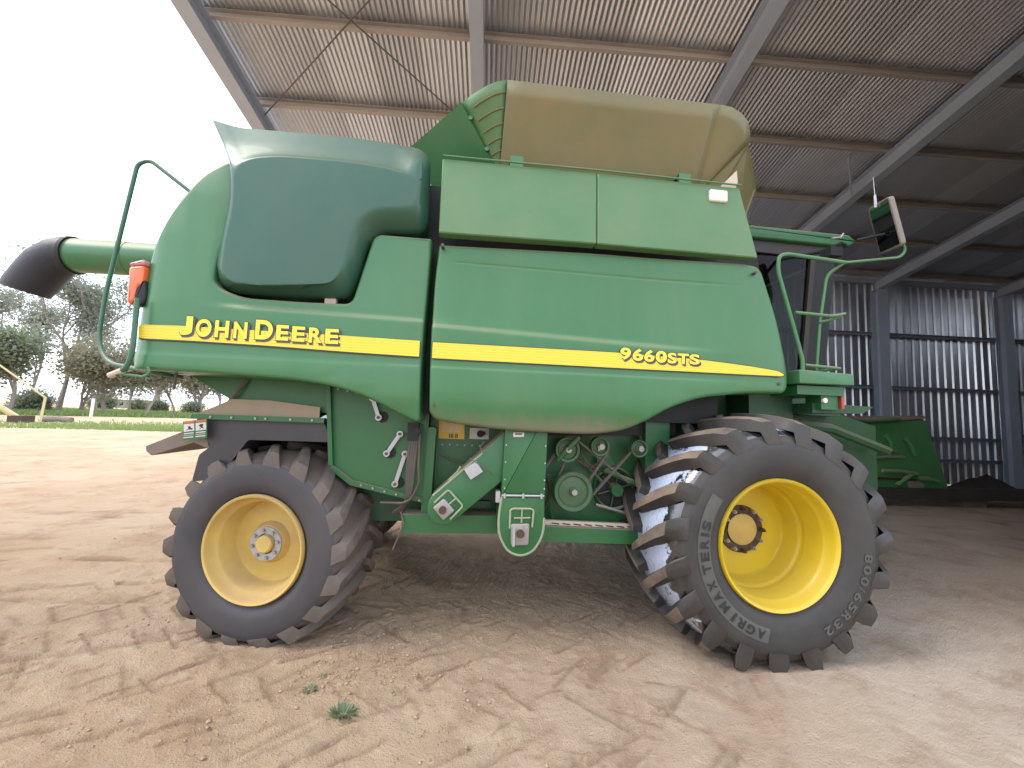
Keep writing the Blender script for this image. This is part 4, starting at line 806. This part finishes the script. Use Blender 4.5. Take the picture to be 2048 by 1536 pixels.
mb = MB(); mb.box(-.29, -.26, .46, .5, .9, 1.35); part(mb, 'stiffener', GREEN_LOW, smooth=0)
mb = MB(); mb.box(.02, .2, .47, .5, .88, .93); part(mb, 'stiffener', GREEN_LOW, smooth=0)
for x, z in ((-.235, 2.78), (-.235, 1.66), (2.12, 2.76), (2.30, 1.92)):
    mb = MB(); mb.cyl((x, -.004, z), (x, .06, z), .012, n=12); part(mb, 'panel_fastener', BLACK)
# --- unloading auger folded back on the far side
mb = MB(); mb.cyl((-4.96, 2.6, 3.385), (-2.0, 2.6, 3.42), .205, .205, 32); ua = part(mb, 'unloading_auger', GREEN)
mb = MB(); mb.cyl((-4.28, 2.6, 3.393), (-4.26, 2.6, 3.393), .209, .209, 32); mb.build('tube_seam', GREEN, ua)
ring = lambda c, ax, r, n=20: [tuple(Vector(c)+ax.to_track_quat('Z', 'Y') @ Vector((r*cos(2*pi*k/n)*1.0, r*sin(2*pi*k/n), 0))) for k in range(n)]
cs = [((-4.90, 2.6, 3.385), (-1, 0, -.02), .216), ((-5.0, 2.6, 3.38), (-1, 0, -.1), .222), ((-5.08, 2.6, 3.35), (-1, 0, -.5), .225), ((-5.20, 2.6, 3.24), (-.8, 0, -.75), .235), ((-5.29, 2.6, 3.10), (-.7, 0, -.8), .232), ((-5.375, 2.6, 2.97), (-.5, 0, -.9), .222), ((-5.41, 2.6, 2.90), (-.3, 0, -1), .218)]
rg = [ring(c, Vector(a), r) for c, a, r in cs]; mb = MB(); mb.loft(rg, cap0=False, cap1=False); mb.build('rubber_spout', BOOT, ua, smooth=70)
mb = MB(); mb.cyl((-4.94, 2.6, 3.385), (-4.90, 2.6, 3.385), .228, .228, 28); mb.build('spout_clamp', INNER, ua)
# --- rear ladder rails and tail light
def rail(pts, r, name='hand_rail', m=None, rad=.08):
    mb = MB(); mb.tube(fillet(pts, rad, 6, False), r, 10); return part(mb, name, m or GREEN_RAIL)
rail([(-2.02, .42, 3.10), (-2.49, .42, 3.44), (-2.57, .42, 3.40), (-2.665, .40, 2.36), (-2.63, .35, 2.02), (-2.50, .28, 1.87), (-2.05, .12, 1.80), (-2.03, .3, 1.795)], .0145, m=RAIL_DARK, rad=.11)
rail([(-2.115, -.03, 2.26), (-2.10, -.04, 1.93), (-2.12, -.04, 1.82), (-2.19, -.02, 1.775)], .0155, m=RAIL_DARK, rad=.08)
mb = MB(); mb.tube([(-2.15, -.03, 1.80), (-2.235, -.01, 1.765)], .02); part(mb, 'rail_foot', CREAM)
rail([(-2.16, -.02, 1.775), (-2.03, -.02, 1.765), (-2.0, -.02, 1.80), (-2.02, -.02, 1.83)], .009, rad=.03)
mb = MB(); mb.tube([(-1.93, .1, 1.81), (-1.935, .1, 1.70)], .009); part(mb, 'drain_hose', BLACK)
mb = MB(); mb.panel(fillet([(-2.215, 2.475), (-2.125, 2.49), (-2.125, 2.36), (-2.15, 2.34), (-2.16, 2.25), (-2.185, 2.23), (-2.205, 2.24)], .02), .0, .10, .02); tl = part(mb, 'tail_light', ORANGE)
mb = MB(); mb.panel(fillet([(-2.212, 2.50), (-2.125, 2.53), (-2.124, 2.492), (-2.214, 2.478)], .015), .0, .1, .015); mb.build('lamp_cap', mat('pale_red_lens', (.55, .25, .25), .3), tl)
mb = MB(); mb.panel(fillet([(-2.16, 2.34), (-2.115, 2.40), (-2.095, 2.29), (-2.11, 2.225), (-2.17, 2.225)], .02), .005, .12, .01); mb.build('lamp_bracket', INNER, tl)

# --- cab
mb = MB(); mb.panel(fillet([(2.2, 3.56), (3.72, 3.545), (3.80, 3.48), (3.70, 3.42), (2.2, 3.44)], .02), .75, 2.5, .02); part(mb, 'cab_roof', GREEN_LOW)
mb = MB(); mb.prism([(2.2, 3.435), (3.66, 3.415), (3.5, 3.30), (2.2, 3.32)], .80, 2.45); part(mb, 'cab_roof_lining', mat('brown_black_trim', (.03, .024, .02), .6), smooth=0)
mb = MB(); mb.prism([(3.40, 3.32), (3.62, 3.32), (3.46, 2.05), (3.26, 2.05)], .82, .92); part(mb, 'cab_pillar', INNER, smooth=0)
mb = MB(); mb.prism([(3.34, 3.32), (3.39, 3.32), (3.24, 2.05), (3.19, 2.05)], .80, .84); part(mb, 'cab_pillar_trim', mat('brown_black_trim', (.03, .024, .02), .6), smooth=0)
mb = MB(); mb.prism([(3.40, 3.32), (3.62, 3.32), (3.46, 2.05), (3.26, 2.05)], 2.33, 2.43); part(mb, 'cab_pillar', INNER, smooth=0)
mb = MB(); mb.prism([(2.3, 3.32), (2.75, 3.32), (2.8, 2.9), (2.62, 2.6), (2.5, 2.0), (2.3, 2.0)], .80, 2.4); part(mb, 'cab_rear_wall', INNER, smooth=0)
mb = MB(); mb.add([(2.75, .83, 3.32), (3.4, .83, 3.32), (3.26, .83, 2.05), (2.5, .83, 2.05)], [(0, 1, 2, 3)]); part(mb, 'cab_side_window', GLASS, recalc=False, smooth=0)
mb = MB(); mb.add([(3.60, .92, 3.32), (3.60, 2.33, 3.32), (3.44, 2.33, 2.05), (3.44, .92, 2.05)], [(0, 1, 2, 3)]); part(mb, 'windscreen', GLASS, recalc=False, smooth=0)
mb = MB(); mb.box(2.3, 3.5, .8, 2.45, 1.88, 2.06); part(mb, 'cab_floor', GREEN_DARK, smooth=0)
mb = MB(); mb.box(2.95, 3.05, 1.45, 1.75, 2.06, 2.5); mb.box(2.7, 3.1, 1.35, 1.85, 2.45, 2.58); mb.panel([(2.62, 3.2), (2.74, 3.2), (2.8, 2.55), (2.68, 2.55)], 1.38, 1.82, .03); part(mb, 'driver_seat', INNER)
# --- platform, rails, mirrors
mb = MB(); mb.panel(fillet([(2.52, 2.045), (2.985, 2.03), (2.985, 1.942), (2.52, 1.940)], .008), .06, .75, .006); part(mb, 'cab_platform', GREEN)
mb = MB(); mb.box(2.55, 2.95, .12, .7, 1.86, 1.93); mb.box(2.78, 2.93, .15, .3, 1.75, 1.90); part(mb, 'platform_bracket', GREEN_LOW, smooth=0)
mb = MB(); mb.cyl((2.80, .13, 1.82), (2.80, .16, 1.82), .02); part(mb, 'marker_lamp', LENS)
mb = MB(); mb.box(2.94, 2.965, .13, .2, 1.76, 1.87); part(mb, 'side_reflector', mat('red_reflector', (.35, .05, .03), .4), smooth=0)
rail([(2.58, .1, 2.04), (2.582, .1, 2.128), (2.384, .1, 2.838), (2.398, .1, 2.955), (2.473, .1, 2.976), (2.985, .1, 2.946)], .0155, rad=.06)
rail([(2.975, .1, 2.946), (2.87, .16, 2.855), (2.815, .18, 2.45), (2.79, .2, 2.04)], .0125, rad=.06)
rail([(2.527, .1, 2.504), (2.852, .1, 2.494), (2.963, .1, 2.52)], .013, rad=.04); rail([(2.60, .1, 2.089), (2.904, .1, 2.076)], .012); rail([(2.80, .17, 2.46), (2.87, .12, 2.47), (2.93, .1, 2.51)], .011, rad=.03)
rail([(2.904, .1, 2.076), (2.80, .4, 2.06)], .011)
rail([(2.985, .1, 2.946), (3.482, .1, 3.029), (3.541, .1, 3.098), (3.447, .1, 3.261)], .011, 'mirror_arm', rad=.07)
mb = MB(); M = Matrix.Translation((3.365, .1, 3.29)) @ Matrix.Rotation(radians(-14), 4, 'Y') @ Matrix.Rotation(radians(-104), 4, 'Z')
mb.panel(fillet([(-.115, .205), (.115, .205), (.115, -.205), (-.115, -.205)], .03), -.016, .02, .008); mb.v = [tuple(M @ Vector(v)) for v in mb.v]; mh = part(mb, 'mirror_housing', mat('grey_mirror_shell', (.12, .12, .11), .35, dust=DUST, dust_amt=.4))
mb = MB(); mb.add([M @ Vector(p) for p in ((-.10, -.0175, .19), (.10, -.0175, .19), (.10, -.0175, -.19), (-.10, -.0175, -.19))], [(0, 1, 2, 3)]); mb.build('mirror_glass', MIRROR, mh, recalc=False, smooth=0)
mb = MB(); mb.cyl((3.30, .12, 3.45), (3.295, .12, 3.56), .012, .009, 8); mb.cyl((3.295, .12, 3.56), (3.285, .12, 3.72), .004, .002, 6); part(mb, 'aerial', GALV)
mb = MB(); mb.tube([(3.25, .35, 3.22), (3.16, .3, 3.21), (3.10, .45, 3.19), (3.0, .8, 3.25)], .016); mb.tube([(3.35, .1, 3.22), (3.2, .2, 3.20)], .01); part(mb, 'mirror_bracket', INNER)
mb = MB(); mb.box(3.06, 3.17, .3, .42, 3.10, 3.18); part(mb, 'lamp_cluster', INNER)
mb = MB(); mb.tube([(3.05, .28, 3.24), (3.13, .28, 3.25), (3.16, .28, 3.29)], .008, 6); part(mb, 'lamp_clip', GALV)
# --- feeder house
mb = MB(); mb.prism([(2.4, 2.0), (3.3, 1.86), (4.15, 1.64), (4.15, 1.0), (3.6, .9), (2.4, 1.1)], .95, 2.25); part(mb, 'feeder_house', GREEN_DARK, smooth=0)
mb = MB(); mb.prism([(2.5, 1.93), (3.25, 1.87), (3.6, 1.72), (3.25, 1.72), (2.5, 1.78)], .75, .95); part(mb, 'cab_support', GREEN_DARK, smooth=0)
mb = MB(); mb.cyl((2.72, .6, 1.62), (2.95, .6, 1.62), .07, n=14); mb.tube([(2.4, .6, 1.68), (3.4, .7, 1.60), (4.1, .8, 1.4)], .045); part(mb, 'lift_cylinder', GREEN_DARK)
mb = MB(); mb.prism([(2.35, 1.88), (2.75, 1.88), (2.75, 1.60), (2.35, 1.55)], .4, .8); mb.prism([(2.75, 1.80), (3.3, 1.79), (3.2, 1.73), (2.75, 1.72)], .2, .7); part(mb, 'side_step', GREEN_DARK, smooth=0)

# ------------------------------------------------------------------ harvester front (header) and clutter by the back wall
hy = 5.0
HD = empty('header_platform', (9.0, hy, 0), -.03); tag(HD, 'green harvester header with dented end shield standing by the back wall', 'header')
def hp(mb, name, m, parent=HD, **k): return mb.build(name, m, parent, **k)
sh_ = [(-.95, 1.70), (.88, 1.88), (1.36, .42), (1.20, .25), (.5, .22), (-.55, .30)]
mb = MB(); mb.panel(fillet(sh_, .06), 0, .12, .03); es = hp(mb, 'end_shield', GREEN_HDR)
mb = MB(); mb.prism([(-.90, 1.72), (.86, 1.89), (.80, 1.95), (.2, 1.93), (-.85, 1.78)], -.05, 2.6); hp(mb, 'top_deck', CHOPTOP, smooth=0)
mb = MB(); mb.prism([(-.9, 1.68), (.7, 1.75), (.9, 1.2), (-.8, .5)], .15, 2.6); hp(mb, 'header_body', GREEN_DARK, smooth=0)
for (x0, z0, x1, z1, r) in ((-.4, 1.25, .1, 1.18, .04), (-.1, 1.5, .05, 1.2, .05), (-.5, 1.0, .3, 1.05, .035), (.35, 1.45, .55, 1.1, .05), (-.2, .75, .6, .70, .04), (.1, .45, .5, .7, .045), (.6, .6, 1.05, .55, .05)):
    mb = MB(); mb.tube([(x0, -.03, z0), ((x0+x1)/2, -.06, (z0+z1)/2+.03), (x1, -.03, z1)], r, 7); hp(mb, 'drive_linkage', PALE if r < .045 else GREEN_HDR)
mb = MB(); mb.prism([(-.55, .62), (.55, .60), (.55, .55), (-.55, .57)], -.05, 0); hp(mb, 'shield_strip', RUSTY, smooth=0)
mb = MB(); mb.panel(fillet([(.35, .60), (.75, .52), (.72, .35), (.4, .38)], .05), -.04, 0, .015); hp(mb, 'bare_metal_patch', mat('bare_grey_metal', (.22, .22, .2), .6, dust=DUST, dust_amt=.4))
mb = MB(); mb.prism([(.45, .25), (1.2, .27), (1.0, .35), (.7, .37)], -.06, .0); hp(mb, 'skid_shoe', CREAM, smooth=0)
mb = MB(); mb.tube([(-1.25, -.1, 1.82), (-.6, -.2, 1.78), (.0, -.25, 1.85)], .05); mb.prism([(-1.5, 1.5), (-.95, 1.6), (-.95, 1.2), (-1.4, 1.1)], -.2, .3); hp(mb, 'drive_shaft', GREEN_LOW)
CB = empty('steel_beam', (12.6, 4.95, 0), -.03); tag(CB, 'long dark steel beam lying on blocks along the foot of the back wall', 'beam')
mb = MB(); mb.box(-4.9, 6.5, -.1, .35, .20, .38); mb.box(-4.9, 6.5, -.12, -.1, .17, .41); mb.build('beam_body', mat('dark_grimy_steel', (.045, .042, .038), .7, var=(.10, .08, .06), vscale=3), CB, smooth=0)
for x in (-4.2, -1.6, 1.2, 4.4): mb = MB(); mb.box(x-.25, x+.25, -.05, .32, -.03, .20); mb.build('block', WOOD, CB, smooth=0)
def heap(name, x, y, rx, h, label, m):
    mb = MB(); n = 22; rg = 7; vs = []
    for j in range(rg+1):
        for k in range(n):
            a = 2*pi*k/n; t = j/rg; r = rx*(1-t)*(1+.18*sin(3*a+1)+.12*sin(7*a)); vs.append((r*cos(a), r*.6*sin(a), h*(t**.8)*(1+.15*sin(5*a+j))-.03))
    mb.add(vs, [(j*n+k, j*n+(k+1) % n, (j+1)*n+(k+1) % n, (j+1)*n+k) for j in range(rg) for k in range(n)]); o = mb.build(name, m, None, smooth=60, loc=(x, y, 0)); tag(o, label, 'heap'); return o
heap('dirt_heap', 14.6, 7.2, 1.0, .45, 'low dark heap of sweepings against the ribbed back wall', mat('dark_sweepings', (.06, .05, .045), .9, var=(.12, .1, .08), vscale=5))

# ------------------------------------------------------------------ weeds in the foreground dirt
def weed(x, y, r, n, label):
    mb = MB()
    for k in range(n):
        a = rnd(0, 2*pi); t = rnd(.1, 1)**.7; bx, by = x+r*.5*t*cos(a), y+r*.35*t*sin(a); L_ = rnd(.3, .6)*r; el_ = rnd(.25, 1.2); z0 = gz(bx, by)-.004
        d = Vector((cos(a)*cos(el_), sin(a)*cos(el_), sin(el_))); s_ = Vector((-sin(a), cos(a), 0))*L_*.10; p = Vector((bx, by, z0))
        mb.add([p-s_*.3, p+s_*.3, p+d*L_*.55+s_, p+d*L_, p+d*L_*.55-s_], [(0, 1, 2, 3, 4)])
    o = mb.build('weed_plant', WEED, None, recalc=False, smooth=0); tag(o, label, 'weed'); return o
weed(-.83, -.22, .06, 110, 'small compact green weed in churned dirt behind the rear tyre')
weed(-.585, -.43, .095, 150, 'broader straggly grey green weed on scuffed bare dirt')
weed(-.80, -.10, .045, 50, 'tiny green sprout beside a tyre print near the rear wheel')

# ------------------------------------------------------------------ grass, trees, far things
def polar(px_az, dist): return (dist*sin(px_az), -2.75+dist*cos(px_az))
def grass_patch(name, pts_fn, n, hmin, hmax, label, width=.05):
    mb = MB(); vs = []; fs = []
    for k in range(n):
        p = pts_fn()
        if p is None: continue
        x, y = p; z = gz(x, y)-.02; a = rnd(0, pi); h = rnd(hmin, hmax); w = width*rnd(.6, 1.6); lx, ly = rnd(-.5, .5)*h, rnd(-.5, .5)*h; i0 = len(vs)
        vs += [(x-w*cos(a), y-w*sin(a), z), (x+w*cos(a), y+w*sin(a), z), (x+lx, y+ly, z+h)]; fs.append((i0, i0+1, i0+2))
    mb.add(vs, fs); o = mb.build(name, GRASS, None, recalc=False, smooth=0); o['kind'] = 'stuff'; o['label'] = label; o['category'] = 'grass'; return o
def near_band():
    az = radians(rnd(-50, -24)); t = (math.degrees(az)+50)/26; d = 37-10*t + abs(random.gauss(0, 4.5+3*t))
    if random.random() > .15+.85*t: return None
    x, y = polar(az, d); return (x, y) if vnoise(np.array([x/3.]), np.array([y/3.]), 5)[0] > .3 else None
def far_band():
    az = radians(rnd(-52, -20)); d = rnd(60, 105); return polar(az, d)
grass_patch('grass_strip', near_band, 19000, .06, .26, 'bright green grass strip crossing the bare dirt yard', .035)
grass_patch('grass_verge', far_band, 26000, .2, .6, 'green grass verge under the gum trees', .10)

def make_tree(seed, H, spread, lean, fork_z, leafm, nleaf, dense, leaf=.34, multi=1):
    rs = random.Random(seed); r = lambda a, b: rs.uniform(a, b)
    mb = MB(); tips = []
    def branch(p, d, L_, rad, lvl):
        pts = [p]; q = p; dd = d; n = 5
        for k in range(n):
            dd = (dd+Vector((r(-.16, .16), r(-.16, .16), r(-.05, .13)))).normalized(); q = q+dd*L_/n; pts.append(q)
        mb.tube(pts, rad, 6 if lvl < 2 else 4, taper=[rad*(1-.55*k/n) for k in range(n+1)])
        if lvl >= 3 or L_ < H*.06: tips.append((q, L_)); tips.append((pts[3], L_)); return
        if lvl >= 1: tips.append((pts[4], L_*.7))
        for k in range(rs.choice((2, 3, 3)) if lvl else 4):
            a = r(0, 2*pi); sp = spread*r(.35, 1.1); nd = (dd+Vector((cos(a)*sp, sin(a)*sp, r(-.25, .45)))).normalized(); branch(pts[(5, 5, 4, 3)[k]], nd, L_*r(.5, .82), rad*.55, lvl+1)
    for m in range(multi):
        a = r(0, 2*pi); branch(Vector((0, 0, -.4)), Vector((lean+.25*(multi > 1)*cos(a), .25*(multi > 1)*sin(a), 1)).normalized(), H*fork_z, H*.017, 0)
    trunk = mb
    lv = []; lf = []
    if tips:
        per = max(4, nleaf//len(tips))
        for p, L_ in tips:
            cr_ = dense*r(.6, 1.25)
            for k in range(int(per*r(.4, 1.5))):
                v = Vector((rs.gauss(0, 1), rs.gauss(0, 1), rs.gauss(0, .85)))*cr_*.6; c = p+v; a = r(0, 2*pi); el_ = r(-1.2, .5); L2 = leaf*r(.5, 1.3)
                d = Vector((cos(a)*cos(el_), sin(a)*cos(el_), sin(el_))); s_ = d.cross(Vector((r(-1, 1), r(-1, 1), r(-1, 1)))).normalized()*L2*.26; i0 = len(lv)
                lv += [c-d*L2*.5, c+s_, c+d*L2*.5, c-s_]; lf.append((i0, i0+1, i0+2, i0+3))
    crown = MB(); crown.add(lv, lf)
    root = empty('gum_tree'); trunk.build('trunk', BARK, root, smooth=60); crown.build('crown', leafm, root, recalc=False, smooth=0)
    return root
T_TALL = make_tree(11, 17, .62, .02, .40, LEAF_B, 6800, 1.35, leaf=.36)
T_ROUND = make_tree(23, 12, .85, .03, .30, LEAF_A, 9500, 1.5, leaf=.36)
T_OLIVE = make_tree(37, 10, .9, -.05, .30, LEAF_C, 6500, 1.25, multi=2)
T_THIN = make_tree(53, 9, .8, .04, .40, LEAF_C, 3500, .9)
T_BUSH = make_tree(71, 5, 1.0, 0, .16, LEAF_A, 9000, 1.0, leaf=.30, multi=3)
LBL = {'T_TALL': ('tall slender gum tree with an open feathery crown behind the dirt yard', 'tall slender gum trees'), 'T_ROUND': ('dense rounded grey green gum tree at the edge of the yard', 'dense rounded gum trees'),
       'T_OLIVE': ('spreading olive green gum tree with forked trunk beyond the grass', 'olive gum trees'), 'T_THIN': ('thin sparse young gum tree seen beneath the harvester tail', 'sparse young gum trees'), 'T_BUSH': ('low bushy grey green shrub under the gum trees', 'low shrubs under the gums')}
used = set()
PROTO = {'T_TALL': T_TALL, 'T_ROUND': T_ROUND, 'T_OLIVE': T_OLIVE, 'T_THIN': T_THIN, 'T_BUSH': T_BUSH}
def az_of(px): return math.atan((px-1024)/800)+YAW
def plant(kind, px, d, s, rz_):
    p = PROTO[kind]; o = p if kind not in used else copy_tree(p); used.add(kind)
    a = az_of(px); rr__ = d/cos(a-YAW)*.9; s = s*(1.10 if kind != 'T_BUSH' else 1.0); x, y = polar(a, rr__); o.location = (x, y, gz(x, y)); o.rotation_euler = (0, 0, rz_); o.scale = (s, s, s*rnd(.95, 1.08))
    tag(o, LBL[kind][0], 'shrub' if kind == 'T_BUSH' else 'tree', LBL[kind][1])
    if kind == 'T_BUSH': o.name = 'shrub'
for a in [('T_TALL', 122, 56, 1.0, .3), ('T_TALL', 198, 66, 1.02, 2.2), ('T_TALL', -60, 60, .95, 4.1), ('T_TALL', 60, 74, .95, 5.0), ('T_ROUND', 20, 46, 1.05, .4), ('T_ROUND', -90, 44, 1.0, 2.0), ('T_ROUND', 262, 74, 1.0, 5.2),
          ('T_OLIVE', 219, 52, 1.1, 1.0), ('T_OLIVE', 165, 58, 1.1, 2.6), ('T_OLIVE', 395, 84, 1.3, 3.9), ('T_OLIVE', -20, 70, 1.3, 5.3), ('T_THIN', 296, 52, 1.05, .6), ('T_THIN', 357, 56, 1.0, 2.9), ('T_THIN', 412, 60, 1.0, 4.4), ('T_OLIVE', 330, 92, 1.3, .2), ('T_ROUND', 440, 98, 1.2, .9),
          ('T_BUSH', 70, 52, 1.0, .3), ('T_BUSH', 320, 84, .9, 4.4), ('T_BUSH', 390, 76, .9, 5.1), ('T_BUSH', 210, 92, 1.3, .7), ('T_BUSH', 283, 96, 1.0, 2.7)]: plant(*a)
# far farmhouse
a = az_of(262); x, y = polar(a, 185); FH = empty('farm_house', (x, y, 0), .35); tag(FH, 'distant low farm building with white metal roof behind the trees', 'building')
mb = MB(); mb.box(-7, 7, -4, 4, -1, 2.6); mb.build('wall', mat('green_grey_wall', (.26, .27, .24), .8), FH, smooth=0)  # plain green-grey wall colour
mb = MB(); mb.prism([(-7.6, 2.6), (7.6, 2.6), (5.0, 4.6), (-5.0, 4.6)], -4.6, 4.6); mb.build('roof', mat('white_metal_roof', (.8, .82, .85), .35), FH, smooth=0)
for k in range(3): mb = MB(); mb.box(-5+k*4, -4.1+k*4, -4.06, -4.0, .8, 1.8); mb.build('window', INNER, FH, smooth=0)
# grain auger leaning in from the left, log and post
AG = empty('grain_auger', (-29.6, 27.4, 0)); tag(AG, 'pale yellow grain auger tube with thin frame resting on the yard edge', 'auger')
CRM = mat('cream_yellow_paint', (.62, .52, .28), .5, dust=DUST, dust_amt=.3)
ux = Vector((-.80, -.60, 0))
def ap(u, z, off=0): q = ux*u; return (q.x+off*.6, q.y-off*.8, z)
mb = MB(); mb.tube([ap(0, .18), ap(8, 7.0)], .17, 14); mb.build('auger_tube', CRM, AG)
for off in (.3, -.3): mb = MB(); mb.tube([ap(-.9, 1.75, off), ap(6, 8.2, off)], .035, 6); mb.build('frame_pipe', CRM, AG)
mb = MB(); mb.tube([ap(-.9, 1.75, .3), ap(-.8, .02, .3)], .035, 6); mb.tube([ap(-.9, 1.75, .3), ap(-.9, 1.75, -.3), ap(-.8, .02, -.3)], .035, 6); mb.build('frame_leg', CRM, AG)
mb = MB(); mb.box(-.5, .4, -.4, .4, .05, .5); mb.build('intake_hopper', RUSTY, AG)
a = az_of(125); x, y = polar(a, 44); mb = MB(); mb.tube([(-.9, 0, .2), (0, .1, .26), (.9, 0, .18)], .22, 10); o = mb.build('log', WOOD, None, loc=(x, y, 0)); tag(o, 'short weathered grey log lying on the grass edge', 'log')
a = az_of(190); x, y = polar(a, 58); mb = MB(); mb.cyl((0, 0, -.1), (.05, 0, 1.9), .13, .12, 10); o = mb.build('post', mat('white_post', (.7, .7, .68), .7), None, loc=(x, y, 0)); tag(o, 'short white post standing in the grass among the trunks', 'post')
